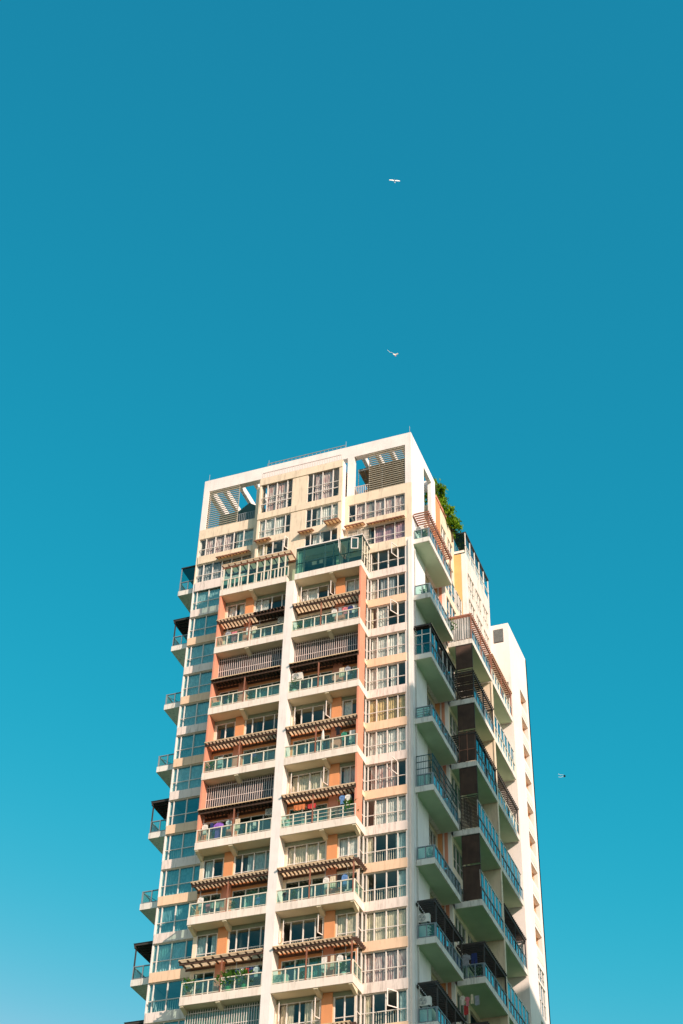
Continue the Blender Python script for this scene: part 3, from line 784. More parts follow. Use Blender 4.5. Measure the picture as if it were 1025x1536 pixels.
# ------------------------------------------------------------------ left-hand side (-X)
LS = MB(left(XW)); wall(LS, .2, DEP, ZB, WT, [], M['white']); LS.build('left_wall', bld)
BK = MB(front(DEP)); BK.box(XW, .7, -.2, 0, ZB, 5.0, M['cream']); BK.build('rear_wall', bld)
lk = ['box', 'perg', 'open', 'open', 'perg', 'open', 'perg', 'perg', 'open']
for n, top in enumerate(AS):
    s = MB(left(XW)); s.box(.44, 6.75, 0, 1.68, top - .50, top, M['sideslab']); so = s.build('balcony', bld)
    TL = left(XW)
    railing(so, front(.5), XW - 1.62, XW - .06, top, 1.05, -.05, post=1.0, mat=M['drail'], gm=M['rglass'] if lk[n] != 'open' else None)
    railing(so, TL, .5, 6.7, top, 1.05, 1.62, post=1.2, mat=M['drail'], gm=M['bglass'] if lk[n] != 'open' else None)
    if lk[n] == 'perg':
        pergola(TL, .3, 6.9, top + 2.55, .02, 1.6, None, M['dwood'], step=.42, tail=.12, posts=(.55, 3.5, 6.6), zf=top, pm=M['dwood'])
        q = MB(TL); q.box(.28, 6.9, .02, 1.74, top + 2.72, top + 2.76, M['roofdark']); q.build('roof_sheet', bld.children[-1])
    if lk[n] == 'box':
        q = MB(front(.5))
        for u in (XW - 1.64, XW - .12): q.box(u, u + .08, -.08, 0, top + 1.05, top + 2.6, M['drail'])
        q.box(XW - 1.66, XW - .02, -6, .04, top + 2.6, top + 2.7, M['roofdark'])
        q.poly([(XW - 1.6, -.04, top + 1.05), (XW - .1, -.04, top + 1.05), (XW - .1, -.04, top + 2.6), (XW - 1.6, -.04, top + 2.6)], M['dglass']); q.build('balcony_glazing', bld)
    if lk[n] == 'open':
        q = MB(front(.5)); q.bar((XW - 1.55, -.4, top + 1.0), (XW - .3, -.4, top + .1), .035, M['drail']); q.build('stay_bar', so)

# ------------------------------------------------------------------ the adjoining stair tower
st = thing('stair_tower', (0, 23, 0), 'plain bright white tower with a louvred vent, behind the right side of the balcony tower', 'tower')
ST = MB(right(2.87)); ho = [(23.4, 25.65, -20.3 + 3 * j, -18.7 + 3 * j) for j in range(-4, 6)]
ho = [h for h in ho if h[3] < 0]
glz = [(23.4, 25.65, -32.3, -31.0), (23.4, 25.65, -35.2, -32.5), (23.4, 25.65, -38.2, -35.8)]
ho = [h for h in ho if h[2] > -30.5]
wall(ST, 20.2, 26.7, -50, 1.75, ho + glz, M['tower'], -.35, 0)
ST.build('tower_side_wall', st)
S2 = MB(front(20.2)); S2.box(-3, 2.52, -.35, 0, -50, 1.75, M['tower']); S2.box(-3, 2.87, -6.5, -6.15, -50, 1.75, M['tower'])
S2.box(-3, 2.52, -6.15, -.35, 1.3, 1.6, M['tower']); S2.build('tower_front_wall', st)
S3 = MB(); S3.box(-3, 2.87, 20.2, 26.7, -Z0, -50, M['tower']); S3.build('tower_base', st)
for h in ho:
    q = MB(right(2.87)); a, b, z0, z1 = h
    q.box(a, b, -1.5, -1.4, z0, z1, M['reveal']); q.box(a - .1, b + .1, -1.4, -.352, z1, z1 + .1, M['reveal']); q.box(a - .1, b + .1, -1.4, -.352, z0 - .1, z0, M['reveal'])
    q.box(a - .1, a, -1.4, -.352, z0, z1, M['reveal']); q.box(b, b + .1, -1.4, -.352, z0, z1, M['reveal'])
    q.build('stair_opening', st)
    q = MB(right(2.87)); zz = z0 - 1.1
    q.box(a + .1, b - .1, .0, .02, zz, zz + .75, M['tower'])
    for i in range(6): q.box(a + .2 + i * .33, a + .24 + i * .33, .02, .035, zz + .05, zz + .7, M['reveal'])
    q.build('grille_panel', st)
for h in glz: window(st, 'stair_window', right(2.87), *h, (0, .33, .66, 1), .5, gm=M['bwin'])
q = MB(front(20.2)); q.box(1.42, 2.36, .0, .03, -.35, 1.2, M['dwood'])
for i in range(10): q.box(1.46 + i * .09, 1.49 + i * .09, .03, .06, -.3, 1.15, M['dframe'])
q.build('louvre_vent', st)
q = MB(front(20.2)); q.box(2.1, 2.6, 0, .03, -5.6, -5.0, M['dwood']); q.build('small_vent', st)

# ------------------------------------------------------------------ roof garden
def tree(name, base, h, rx, ry, rz, n, seed, label, leafm, cat='tree', ls=.16, group=None, trunk=True):
    t = thing(name, (base[0], base[1], base[2] + Z0), label, cat, group); rnd = random.Random(seed)
    k = MB(); cz = base[2] + h - rz
    if trunk:
        tips = []
        k.bar(base, (base[0] + .05, base[1], base[2] + h * .45), .07, M['bark'], sides=6)
        for i in range(7):
            a = i * 2.4; tp = (base[0] + rx * .55 * math.cos(a), base[1] + ry * .55 * math.sin(a), cz + rz * rnd.uniform(-.3, .6))
            k.bar((base[0] + .05, base[1], base[2] + h * rnd.uniform(.3, .45)), tp, .03, M['bark'], sides=5)
        k.build('trunk', t)
    c = MB(); mi = c.m(leafm)
    clumps = []
    for i in range(max(5, n // 45)):
        while True:
            p = Vector((rnd.uniform(-1, 1), rnd.uniform(-1, 1), rnd.uniform(-1, 1)))
            if p.length < 1: break
        clumps.append((Vector((base[0] + p.x * rx, base[1] + p.y * ry, cz + p.z * rz)), rnd.uniform(.18, .4) * min(rx, ry, rz) + .05))
    for i in range(n):
        cc, r = rnd.choice(clumps)
        p = cc + Vector((rnd.gauss(0, r * .6), rnd.gauss(0, r * .6), rnd.gauss(0, r * .55)))
        d = Vector((rnd.gauss(0, 1), rnd.gauss(0, 1), rnd.gauss(0, .7))).normalized(); e = d.orthogonal().normalized()
        s = ls * rnd.uniform(.6, 1.3); j = len(c.v)
        for q in (p - d * s, p + e * s * .42, p + d * s, p - e * s * .42): c.v.append((q.x, q.y, q.z + Z0))
        c.f.append((j, j + 1, j + 2, j + 3)); c.mi.append(mi)
    c.build('crown', t)
    return t
tree('rooftop_tree', (-.55, 8.6, 5.9), 4.9, .9, 1.5, 1.75, 2700, 3, 'tallest leafy green tree on the roof terrace beside the white roof frame', M['leaf'], ls=.17, group='trees of the roof garden')
tree('rooftop_tree', (-.15, 10.4, 5.9), 3.7, .9, 1.35, 1.35, 2000, 4, 'middle-sized leafy tree spilling over the salmon roof coping', M['leaf'], ls=.16, group='trees of the roof garden')
tree('rooftop_tree', (.1, 11.9, 5.9), 2.7, .7, .95, .9, 1000, 5, 'lowest leafy shrub of the roof garden next to the rooftop sunroom', M['leaf'], ls=.15, group='trees of the roof garden')

# ------------------------------------------------------------------ things on the balconies
def balc(side, n):          # floor height and left/right ends of front balcony n (0 = top)
    return SL[n]
ORD = ['topmost', 'second', 'third', 'fourth', 'fifth', 'sixth', 'seventh', 'eighth']
def garment(kind, u, n, mat, label, d=.75, zt=1.65, w=.42, h=.75, T=FT, base=None, group='laundry hung on the balconies'):
    z = (SL[n] if base is None else base) + zt; q = MB(T); k = q.m(mat)
    if kind == 'shirt':
        out = [(-.18, 0), (-.5, -.12), (-.55, -.42), (-.38, -.45), (-.32, -.28), (-.34, -1), (.34, -1), (.32, -.28), (.38, -.45), (.55, -.42), (.5, -.12), (.18, 0)]
        q.prism([(u + a * w, d + .02 * math.sin(9 * a), z + b * h) for a, b in out], (0, .035, 0), mat)
        q.bar((u - .2 * w, d + .02, z), (u, d + .02, z + .09), .012, M['dframe']); q.bar((u + .2 * w, d + .02, z), (u, d + .02, z + .09), .012, M['dframe'])
    elif kind == 'trousers':
        out = [(-.36, 0), (-.42, -1), (-.08, -1), (0, -.3), (.08, -1), (.42, -1), (.36, 0)]
        q.prism([(u + a * w * .8, d, z + b * h) for a, b in out], (0, .035, 0), mat)
    else:                                   # towel, folded over the line with soft folds
        m_ = 12
        for i in range(m_ + 1):
            a = u - w / 2 + w * i / m_; wv = .03 * math.sin(i * 1.7 + u)
            q.v += [T(a, d + wv, z - h + .04 * math.sin(i * .9)), T(a, d + .0, z), T(a, d - .05 - wv * .5, z - h * .8)]
        for i in range(m_):
            for b in (0, 1): q.f.append((3 * i + b, 3 * i + 3 + b, 3 * i + 4 + b, 3 * i + 1 + b)); q.mi.append(k)
    o = q.build('towel' if kind == 'towel' else kind)
    return tag(o, label, {'towel': 'towel', 'shirt': 'shirt', 'trousers': 'trousers'}[kind], group)
def clothes_line(u0, u1, n, T=FT, d=.77, zt=1.72, base=None):
    q = MB(T); z = (SL[n] if base is None else base) + zt
    q.bar((u0, d, z), (u1, d, z), .018, M['dframe'])
    for u in (u0 + .1, u1 - .1): q.bar((u, d, z), (u, d, z + .75), .010, M['dframe'])
    return q.build('clothes_rail', bld)
# right stack, second balcony from the top of the open ones (n = 1 is directly under the sunroom)
RS = 'right front stack'; LSK = 'left front stack'
clothes_line(-6.4, -4.2, 1); clothes_line(-15.7, -12.6, 1); clothes_line(-16.2, -13.2, 4); clothes_line(-5.2, -3.9, 4); clothes_line(-6.2, -4.3, 5); clothes_line(-15.9, -14.4, 5); clothes_line(-12.6, -10.6, 6); clothes_line(-6.2, -4.3, 6)
for i, (u, kd, m_, nm) in enumerate([(-6.1, 'shirt', 'white', 'white'), (-5.6, 'trousers', 'greycloth', 'grey'), (-5.15, 'shirt', 'pink', 'pink'), (-4.7, 'shirt', 'navy', 'navy'), (-4.35, 'towel', 'white', 'white')]):
    garment(kd, u, 1, CUR[m_], f'{nm} {kd} on the clothes rail of the top open balcony in the {RS}')
garment('towel', -14.85, 1, CUR['pink'], 'bright pink towel hanging on the top open balcony of the left front stack', d=.95, zt=1.35, w=.5, h=1.0)
garment('shirt', -15.5, 1, CUR['greycloth'], 'grey shirt hanging left of the bright pink towel')
garment('towel', -13.7, 1, CUR['white'], 'white towel hanging right of the bright pink towel')
garment('shirt', -13.15, 1, CUR['cream'], 'cream shirt hanging farthest right of the bright pink towel')
garment('shirt', -14.75, 4, CUR['purple'], 'purple long shirt hanging below the fourth row of barred windows', d=.9, zt=1.5, w=.75, h=1.35)
garment('shirt', -15.95, 4, CUR['white'], 'white shirt hanging left of the purple shirt', h=.9)
garment('trousers', -15.4, 4, CUR['navy'], 'navy trousers hanging next to the purple shirt')
garment('shirt', -14.0, 4, CUR['teal'], 'pale teal shirt hanging right of the purple shirt')
garment('towel', -13.3, 4, CUR['cream'], 'cream towel by the post right of the purple shirt', h=1.0)
garment('towel', -11.9, 4, CUR['white'], 'small white cloth hanging far right of the purple shirt', w=.25, h=.6, zt=1.2)
for i, (u, kd, m_, nm) in enumerate([(-4.95, 'shirt', 'blue', 'blue'), (-4.5, 'shirt', 'white', 'white'), (-4.1, 'trousers', 'black', 'black')]):
    garment(kd, u, 4, CUR[m_], f'{nm} {kd} hung high beside the lowest salmon side wall of the {RS}', zt=2.1)
garment('towel', -8.35, 4, CUR['orange'], 'orange red cloth draped under the pergola above the green lidded bin', zt=1.95, w=.9, h=.45)
garment('towel', -7.45, 4, CUR['red'], 'red cloth draped by the brown post above the blue tub', zt=1.95, w=.7, h=.4, d=.6)
garment('shirt', -4.95, 3, CUR['tgreen'], 'green shirt on the balcony with the upright white parasol', zt=1.6)
garment('shirt', -5.45, 3, CUR['black'], 'black shirt hung high on the balcony with the upright white parasol', zt=2.2)
garment('towel', -4.3, 3, CUR['white'], 'white towel at the right end of the balcony with the upright white parasol', h=1.1)
for i, (u, kd, m_, nm) in enumerate([(-6.0, 'shirt', 'white', 'white'), (-5.5, 'towel', 'cream', 'cream'), (-5.05, 'trousers', 'black', 'black'), (-4.6, 'shirt', 'blue', 'blue')]):
    garment(kd, u, 5, CUR[m_], f'{nm} {kd} on the first {RS} balcony without a salmon side wall', h=.95)
garment('towel', -5.1, 5, CUR['orange'], 'orange cloth low on the first right front stack balcony without a salmon side wall', zt=.8, w=.5, h=.6, d=.6)
garment('shirt', -15.75, 5, CUR['white'], 'white shirt hanging at the far left of the left balcony with a floral rail cloth', h=1.0)
garment('towel', -15.1, 5, CUR['pink'], 'pink towel on the left balcony with a floral cloth over its rail', h=.6, zt=1.0)
garment('towel', -14.3, 5, CUR['floral'], 'floral cloth over a balcony rail, two balconies above the left bottom barred windows', zt=1.05, w=1.1, h=.6, d=1.0)
for i, (u, m_, nm) in enumerate([(-12.4, 'navy', 'navy'), (-12.0, 'white', 'white'), (-11.65, 'red', 'red'), (-11.3, 'navy', 'dark blue'), (-10.95, 'teal', 'pale teal')]):
    garment('shirt', u, 6, CUR[m_], f'{nm} shirt in the row of shirts above the green planters')
garment('towel', -5.95, 6, CUR['white'], 'white towel on the balcony above the lowest right front windows', h=1.1)
garment('trousers', -5.35, 6, CUR['cream'], 'cream trousers on the balcony above the lowest right front windows', h=1.0)
garment('shirt', -4.8, 6, CUR['white'], 'white shirt on the balcony above the lowest right front windows', h=1.0)
garment('towel', -11.2, 5, CUR['blue'], 'blue cloth at the right end of the left balcony with a floral rail cloth', zt=.9, w=.3, h=.5)

def plant(u, n, label, T=FT, d=.78, s=1.0, pot='terracotta', base=None, cat='plant', n_leaf=160, w=1.0):
    z = SL[n] if base is None else base
    x, y, zz = T(u, d, z); loc = (x, y, zz)
    t = thing('potted_plant', loc, label, cat, 'potted plants on the balconies'); rnd = random.Random(int(abs(u) * 100) + n)
    q = MB(); q.lathe((x, y, z), [(.11 * s, 0), (.15 * s, .22 * s), (.165 * s, .22 * s), (.165 * s, .27 * s), (.13 * s, .26 * s)], M[pot]); q.build('pot', t)
    c = MB(); mi = c.m(M['leaf2'])
    for i in range(n_leaf):
        a = rnd.uniform(0, 2 * PI); r = abs(rnd.gauss(0, .17)) * s * w; hh = rnd.uniform(.05, .75) * s
        p = Vector((x + r * math.cos(a), y + r * math.sin(a) * .7, z + .24 * s + hh)); dd = Vector((math.cos(a), math.sin(a), rnd.uniform(-.2, 1.4))).normalized(); e = dd.orthogonal().normalized(); l = .10 * s * rnd.uniform(.6, 1.3); j = len(c.v)
        for v in (p - dd * l, p + e * l * .4, p + dd * l, p - e * l * .4): c.v.append((v.x, v.y, v.z + Z0))
        c.f.append((j, j + 1, j + 2, j + 3)); c.mi.append(mi)
    for i in range(6):
        a = i * 1.05; c.bar((x, y, z + .22 * s), (x + .12 * s * math.cos(a), y + .12 * s * math.sin(a), z + .7 * s), .012, M['bark'], sides=4)
    c.build('foliage', t); return t
plant(-9.1, 1, 'potted plant at the left end of the top open balcony in the right front stack', s=1.1)
plant(-8.3, 1, 'low potted plant second from the left on the top open balcony, right front stack', s=.8)
plant(-9.25, 2, 'tall potted plant below the air conditioner of the barred right front balcony', s=1.3, pot='wplastic')
plant(-11.1, 1, 'potted plant right end of the balcony with the bright pink towel', s=.8, pot='green')
plant(-14.6, 2, 'bushy potted plant left of two on the upper barred balcony of the left front stack', s=1.2)
plant(-13.0, 2, 'bushy potted plant right of two on the upper barred balcony of the left front stack', s=1.0)
plant(-4.35, 4, 'large leafy potted plant right of the blue tub in the right front stack', s=1.5, w=1.4, n_leaf=260)
plant(-5.6, 4, 'smaller potted plant between the blue tub and the large leafy plant', s=.9)
plant(-16.0, 6, 'bushy potted plant at the far left below the wide beige canopy', s=1.4, w=1.3)
plant(-13.0, 6, 'leafy green planter left of two beneath the row of shirts', s=1.5, pot='green', w=1.8, n_leaf=300)
plant(-11.8, 6, 'leafy green planter right of two beneath the row of shirts', s=1.5, pot='green', w=1.8, n_leaf=300)
plant(-4.5, 6, 'potted plant at the open right corner above the lowest right front windows', s=1.1, pot='wplastic')
plant(.75, 0, 'leafy potted plant under the slatted roof of the top side balcony', T=front(.44), d=-.7, base=AS[0], s=1.3, w=1.4)
plant(1.1, 0, 'bushy potted plant at the far end of the second side balcony from the top', T=front(.44), d=-5.9, base=AS[1], s=1.5, w=1.5)
plant(.6, 0, 'small potted plant at the near end of the second side balcony from the top', T=front(.44), d=-.6, base=AS[1], s=1.0, pot='bplastic')
plant(2.2, 0, 'potted plant in a red pot beside the grey shirt in the shaded side stack', T=front(7.5), d=-.5, base=BS[5], s=.9, pot='red')

plant(-6.3, 1, 'potted plant right of the brown post on the top open balcony, right front stack', s=.8, pot='wplastic')
plant(-4.3, 2, 'potted plant at the right end of the upper barred right front balcony', s=1.0)
plant(-8.6, 3, 'potted plant at the left of the balcony with the folded white parasol', s=.9, pot='bplastic')
plant(-15.9, 3, 'potted plant at the left end between the two upper barred left front balconies', s=1.1)
plant(-12.2, 3, 'red potted plant right of the post between the two barred left front balconies', s=.8, pot='red')
plant(-12.6, 4, 'small green potted plant right of the post on the balcony with the purple shirt', s=.9, pot='green')
plant(-13.1, 5, 'potted plant left of the blue cloth on the balcony with a floral rail cloth', s=.9, pot='wplastic')
plant(-8.4, 5, 'potted plant beside the round dark bin of the right front stack', s=1.0)
plant(-7.6, 6, 'low potted plant left of the brown post above the lowest right front windows', s=.8, pot='bplastic')
plant(1.0, 0, 'potted plant on the side balcony just above the dark security cage', T=front(.44), d=-1.9, base=AS[3], s=1.2)
plant(.9, 0, 'potted plant below the first dark slatted roof of the shaded side balconies', T=front(.44), d=-.9, base=AS[6], s=1.2, pot='bplastic')
garment('towel', -5.3, 2, CUR['cream'], 'cream towel on the upper barred right front balcony', h=.9)
garment('shirt', -4.8, 2, CUR['greycloth'], 'grey shirt on the upper barred right front balcony', h=.8)
garment('towel', -15.2, 3, CUR['teal'], 'pale teal towel between the two barred left front balconies', h=.9, zt=1.4)
garment('shirt', -12.4, 3, CUR['navy'], 'navy shirt between the two barred left front balconies', h=.7, zt=1.2)
def bin_(u, n, label, cols, s=1.0, d=.8, T=FT, base=None, name='bin', cat='bin'):
    z = SL[n] if base is None else base; x, y, zz = T(u, d, z)
    t = thing(name, (x, y, zz), label, cat)
    q = MB(); q.lathe((x, y, z), [(.16 * s, 0), (.20 * s, .5 * s), (.22 * s, .5 * s), (.22 * s, .53 * s)], M[cols[0]]); q.build('body', t)
    q = MB(); q.lathe((x, y, z + .535 * s), [(.23 * s, 0), (.22 * s, .08 * s), (.08 * s, .14 * s), (.03 * s, .2 * s)], M[cols[1]]); q.build('lid', t)
bin_(-9.2, 4, 'white bin with a bright green lid behind the right front stack railing', ('wplastic', 'green'), 1.15)
bin_(-7.9, 4, 'white tub standing behind the railing left of the brown post, under the orange cloth', ('wplastic', 'bplastic'), 1.0)
bin_(-7.0, 4, 'blue grey tub with white lid standing right of the brown post', ('bplastic', 'wplastic'), .95)
bin_(-6.1, 2, 'small black bin on the upper barred right front balcony', ('black', 'black'), .8)
bin_(-9.0, 5, 'round dark bin at the left end of the first right balcony without a salmon wall', ('black', 'dframe' if False else 'black'), 1.3)

def ac(T, u, z, d, label, s=1.0):
    x, y, zz = T(u, d, z); t = thing('air_conditioner', (x, y, zz), label, 'air conditioner', 'outdoor air conditioner units')
    q = MB(T); w, h, dp_ = .85 * s, .62 * s, .32 * s
    q.box(u - w / 2, u + w / 2, d - dp_, d, z + .05, z + .05 + h, M['acw']); q.box(u - w / 2 - .006, u + w / 2 + .006, d - dp_ - .006, d + .006, z + h - .02, z + h + .0, M['acw'])
    for a in (-.3, .3): q.box(u + a * s - .04, u + a * s + .04, d - dp_, d + .01, z, z + .05, M['black'])
    q.build('casing', t)
    q = MB(T); cx, cz, r = u - .1 * s, z + .05 + h / 2, .25 * s
    for k in range(4):
        rr = r * (k + 1) / 4
        for i in range(20):
            a, b = 2 * PI * i / 20, 2 * PI * (i + 1) / 20
            q.bar((cx + rr * math.cos(a), d + .02, cz + rr * math.sin(a)), (cx + rr * math.cos(b), d + .02, cz + rr * math.sin(b)), .008 if k < 3 else .016, M['dframe'])
    for i in range(3):
        a = 2 * PI * i / 3; q.prism([(cx, d + .008, cz), (cx + r * .85 * math.cos(a), d + .006, cz + r * .85 * math.sin(a)), (cx + r * .85 * math.cos(a + .8), d + .012, cz + r * .85 * math.sin(a + .8))], (0, .004, 0), M['dframe'])
    q.build('fan_grille', t)
ac(FT, -9.1, SL[2] + 1.35, .75, 'cream air conditioner high at the left of the upper barred right front balcony')
ac(FT, -9.1, SL[6] + .02, .85, 'cream air conditioner on the floor of the balcony above the lowest right front windows', 1.15)
ac(front(.6), .45, AS[6] + 1.2, 0, 'air conditioner under the first dark slatted roof of the shaded side balconies')
ac(front(.6), .5, AS[0] + .9, 0, 'air conditioner behind the slatted roof of the top side balcony', .8)
ac(FT, -10.9, SL[1] + 1.75, .35, 'air conditioner high at the right end of the balcony with the bright pink towel', .85)

ac(FT, -16.0, SL[2] + .02, .8, 'air conditioner on the floor at the left end of the upper barred left front balcony')
ac(FT, -10.9, SL[4] + 1.75, .35, 'air conditioner high at the right end of the balcony with the purple shirt', .85)
ac(FT, -4.3, SL[5] + .02, .35, 'air conditioner on the floor of the first right balcony without a salmon wall')
ac(front(.6), .45, AS[7] + 1.2, 0, 'air conditioner under the second dark slatted roof of the shaded side balconies')
# parasol, wreath, person at the sunroom window
z = SL[3]; q = MB(FT); q.bar((-6.65, .85, z), (-6.65, .85, z + 1.1), .02, M['wplastic'])
x, y, zz = FT(-6.65, .85, z); t = thing('folded_parasol', (x, y, zz), 'folded white parasol standing upright behind the third right front railing', 'parasol')
q.build('pole', t)
q = MB(); q.lathe((x, y, z + 1.1), [(.03, 0), (.13, .12), (.12, .5), (.05, .95), (.02, 1.05)], CUR['white']); q.build('canopy', t)
z = SL[4] - 6
def drying_rack(T, u, z, label):
    x, y, zz = T(u, 0, z); t = thing('folding_chair', (x, y, zz), label, 'chair')
    q = MB(T)
    for s_ in (-.25, .25):
        q.bar((u - .35, s_, z), (u + .25, s_, z + 1.25), .028, M['wplastic']); q.bar((u + .35, s_, z), (u - .2, s_, z + .75), .028, M['wplastic'])
    for a in (0, .25, .5, .75, 1.0): q.bar((u - .35 + .6 * a, -.25, z + 1.25 * a), (u - .35 + .6 * a, .25, z + 1.25 * a), .018, M['wplastic'])
    q.build('frame', t)
    q = MB(T); q.box(u - .12, u + .3, -.23, .23, z + .45, z + .48, M['wplastic']); q.build('seat', t)
    q = MB(T); q.prism([(u + .06, -.22, z + .7), (u + .25, -.22, z + 1.2), (u + .28, -.22, z + 1.19), (u + .09, -.22, z + .69)], (0, .44, 0), M['wplastic']); q.build('backrest', t)
drying_rack(front(1.0), .7, AS[3], 'white folding chair on the side balcony with a dark barred rail')
drying_rack(front(1.1), .75, AS[5], 'white folding chair in the side balcony below the dark security cage')
for i, (u, kd, m_, nm) in enumerate([(1.3, 'shirt', 'greycloth', 'grey'), (1.95, 'trousers', 'navy', 'navy')]):
    garment(kd, u, 0, CUR[m_], f'{nm} {kd} hanging under the dark slats in the shaded rear side stack', T=front(7.5), d=-.35, zt=2.0, h=1.0, w=.7, base=BS[5])
for i, (u, kd, m_, nm) in enumerate([(1.0, 'shirt', 'white', 'white'), (1.35, 'shirt', 'pink', 'pink'), (1.7, 'trousers', 'cream', 'cream'), (2.05, 'towel', 'greycloth', 'grey'), (1.2, 'towel', 'red', 'red')]):
    garment(kd, u, 0, CUR[m_], f'{nm} {kd} hanging low in the cluster under the lowest rear side slab', T=front(7.5), d=-.3 - .1 * (i == 4), zt=(4.9 - .12 * (i % 2) if i < 4 else 4.2), h=.7, w=.32, base=BS[6])

# ------------------------------------------------------------------ kites
def kite_frame(c, nrm, roll):
    """x across the wings, y along the spine, z out of the sail (nrm); roll turns the kite in its own plane"""
    n = Vector(nrm).normalized(); x = Vector((.93, .37, 0)); x = (x - n * x.dot(n)).normalized(); y = n.cross(x)
    X = x * math.cos(roll) + y * math.sin(roll); Y = y * math.cos(roll) - x * math.sin(roll)
    return lambda a, b, e: (c[0] + X.x * a + Y.x * b + n.x * e, c[1] + X.y * a + Y.y * b + n.y * e, c[2] + X.z * a + Y.z * b + n.z * e)
kc = (-1.2, -1.15, 133.73); T = kite_frame(kc, (.646, -.72, -.245), .19)
t = thing('kite', kc, 'white kite with two long flat wings, highest in the sky', 'kite', 'kites in the sky')
for s_ in (-1, 1):
    q = MB(T); q.prism([(s_ * .06, .07, 0), (s_ * .25, .10, .03), (s_ * .60, .06, .02), (s_ * .63, -.03, .02), (s_ * .3, -.04, .03), (s_ * .06, -.05, 0)], (0, 0, .012), M['bright']); q.build('wing', t)
q = MB(T); q.bar((0, .20, .01), (0, -.24, .01), .022, M['dframe'], sides=6); q.prism([(-.07, -.2, 0), (.07, -.2, 0), (.05, -.27, 0), (-.05, -.27, 0)], (0, 0, .012), M['bplastic']); q.build('spine', t)
kc = (-5.05, 10.31, 120.08); T = kite_frame(kc, (.646, -.72, -.245), .35)
t = thing('kite', kc, 'small white and red kite trailing a curly pale tail up to its left', 'kite', 'kites in the sky')
for s_, zz in ((-1, .12), (1, .16)):
    q = MB(T); q.prism([(0, .08, 0), (s_ * .28, .08, zz), (s_ * .30, -.02, zz), (0, -.07, 0)], (0, 0, .015), M['acw']); q.build('wing', t)
q = MB(T); q.prism([(-.05, .1, -.03), (.05, .1, -.03), (.07, -.16, -.03), (-.07, -.16, -.03)], (0, 0, .03), M['red']); q.build('spine', t)
q = MB(); pts = []
for i in range(13):
    a = i / 12; pts.append((kc[0] - .08 - .72 * a - .05 * math.sin(6 * a), kc[1] - .02 - .25 * a, kc[2] + .10 + .58 * a + .10 * math.sin(7 * a)))
for a, b in zip(pts, pts[1:]): q.bar(a, b, .014, M['bright'], T=lambda *p: p)
q.build('tail', t)
kc = (2.08, 44.19, 87.46); T = kite_frame(kc, (.2, -.6, -.7), .3)
t = thing('kite', kc, 'tiny dark round kite with pale streamers, lowest in the sky right of the building', 'kite', 'kites in the sky')
q = MB(T)
q.prism([(.12 * math.cos(i * PI / 5), .12 * math.sin(i * PI / 5), 0) for i in range(10)], (0, 0, .03), M['black']); q.build('sail', t)
q = MB()
for dz in (-.08, .12):
    pts = [(kc[0] - .1 - .5 * i / 8, kc[1] - .2 * i / 8, kc[2] + dz * (1 + i / 10) + .03 * math.sin(i)) for i in range(9)]
    for a, b in zip(pts, pts[1:]): q.bar(a, b, .014, M['bright'], T=lambda *p: p)
q.build('tail', t)

# ------------------------------------------------------------------ the neighbouring block to the right that shades the lower side
AZ, EL = math.radians(57), math.radians(26)          # sun: measured from the facade normal towards +X
sx, sy = math.sin(AZ), -math.cos(AZ)
nb = thing('neighbouring_block', (60 * sx, 60 * sy, 0), 'stepped pale residential block across the street to the right', 'apartment building')
TN = lambda n, d, z: ((60 + d) * sx - n * sy, (60 + d) * sy + n * sx, z + Z0)     # n across the sunlight, d away from the tower
def tier(n0, n1, zs, name):
    top = zs + 60 * math.tan(EL)
    q = MB(TN); q.box(n0, n1, 0, 14, -Z0, top, M['neighbour'])
    z = -Z0 + 4
    while z < top - 2.5:
        q.box(n0 + .6, n1 - .6, -.05, 0, z, z + 1.5, M['dframe']); z += 3
    q.build(name, nb)
tier(-.35, .3, -18.0, 'end_bay'); tier(.3, 10.5, -9.0, 'tall_tier'); tier(10.5, 17.6, -17.0, 'middle_tier'); tier(17.6, 40, -30.0, 'low_tier')

# ------------------------------------------------------------------ camera, sun, sky
cam = bpy.data.cameras.new('camera'); co = bpy.data.objects.new('camera', cam); C.objects.link(co)
cy, sy_, cp_, sp = math.cos(-.379644), math.sin(-.379644), math.cos(.7238663), math.sin(.7238663)
d = Vector((sy_ * cp_, cy * cp_, sp)); r0 = Vector((cy, -sy_, 0)); u0 = r0.cross(d); ro = .03284759
r = r0 * math.cos(ro) + u0 * math.sin(ro); u = u0 * math.cos(ro) - r0 * math.sin(ro)
co.matrix_world = Matrix(((r.x, u.x, -d.x, 30.5714), (r.y, u.y, -d.y, -92.6757), (r.z, u.z, -d.z, Z0 - 86.66581), (0, 0, 0, 1)))
cam.sensor_fit = 'VERTICAL'; cam.sensor_height = 36; cam.lens = 2290.62 * 36 / 1536; cam.clip_end = 8000; cam.clip_start = .5
sc.camera = co

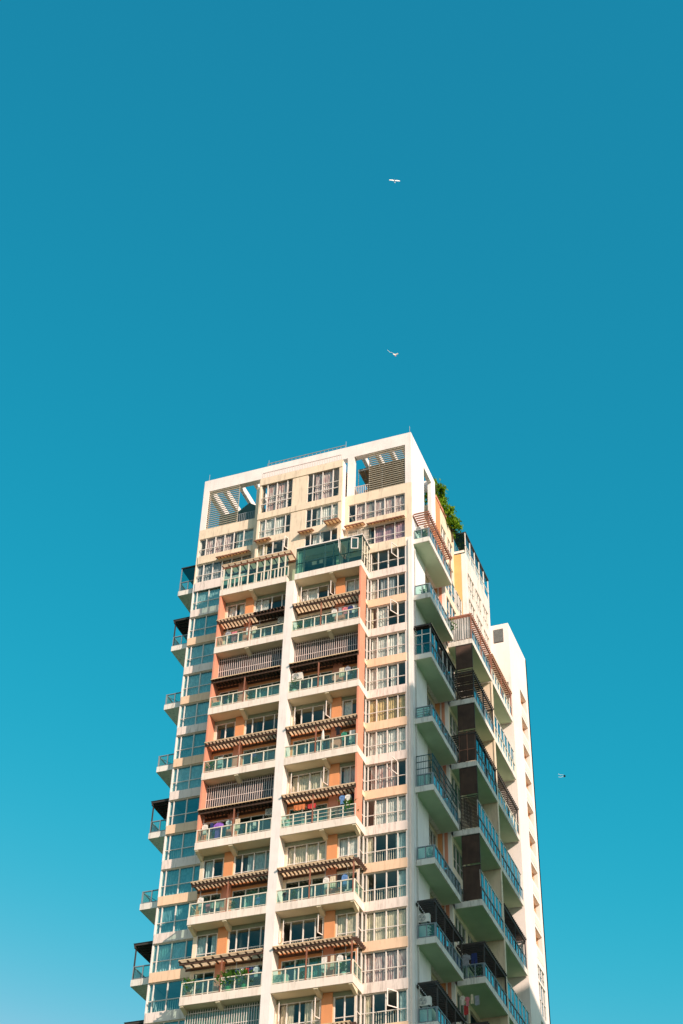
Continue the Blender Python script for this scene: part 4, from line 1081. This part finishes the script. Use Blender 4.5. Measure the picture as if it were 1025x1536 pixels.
sun = bpy.data.lights.new('sun', 'SUN'); so = bpy.data.objects.new('sun', sun); C.objects.link(so)
sun.energy = 4.25; sun.angle = math.radians(.5); sun.color = (1.0, .79, .665)
S_ = Vector((math.sin(AZ) * math.cos(EL), -math.cos(AZ) * math.cos(EL), math.sin(EL)))
so.rotation_euler = S_.to_track_quat('Z', 'Y').to_euler(); so.location = (60, -60, 150)

w = bpy.data.worlds.new('World'); sc.world = w; w.use_nodes = True
nt = w.node_tree; nt.nodes.clear()
out = nt.nodes.new('ShaderNodeOutputWorld'); bg = nt.nodes.new('ShaderNodeBackground'); sk = nt.nodes.new('ShaderNodeTexSky')
sk.sky_type = 'NISHITA'; sk.sun_disc = False; sk.sun_elevation = EL; sk.sun_rotation = math.atan2(S_.x, S_.y)
sk.air_density = 1.0; sk.dust_density = .6; sk.ozone_density = 2.0
# the photograph's sky is a clear teal that pales towards the horizon: each channel of the sky gets its own response
EXPO, STR = .48, .13
K = STR * 2 ** EXPO
sep = nt.nodes.new('ShaderNodeSeparateColor'); com = nt.nodes.new('ShaderNodeCombineColor'); nt.links.new(sk.outputs[0], sep.inputs[0])
def M2(op, a, b):
    m = nt.nodes.new('ShaderNodeMath'); m.operation = op
    for i, v in enumerate((a, b)):
        if isinstance(v, float): m.inputs[i].default_value = v
        else: nt.links.new(v, m.inputs[i])
    return m.outputs[0]
for i, (ga, pw, fl) in enumerate(((780., 7.1, .0103), (.985, .85, 0.), (.81, .683, 0.))):
    v = M2('MULTIPLY', sep.outputs[i], .197); v = M2('POWER', v, float(pw)); v = M2('MULTIPLY', v, float(ga)); v = M2('ADD', v, float(fl))
    v = M2('MINIMUM', v, (.85, 1.15, 1.2)[i]); v = M2('DIVIDE', v, float(K))
    nt.links.new(v, com.inputs[i])
nt.links.new(com.outputs[0], bg.inputs[0])
bg.inputs[1].default_value = STR
nt.links.new(bg.outputs[0], out.inputs[0])
sc.view_settings.view_transform = 'Standard'; sc.view_settings.look = 'None'; sc.view_settings.gamma = 1.0
sc.view_settings.exposure = EXPO
sc.cycles.transparent_max_bounces = 24; sc.cycles.max_bounces = 8
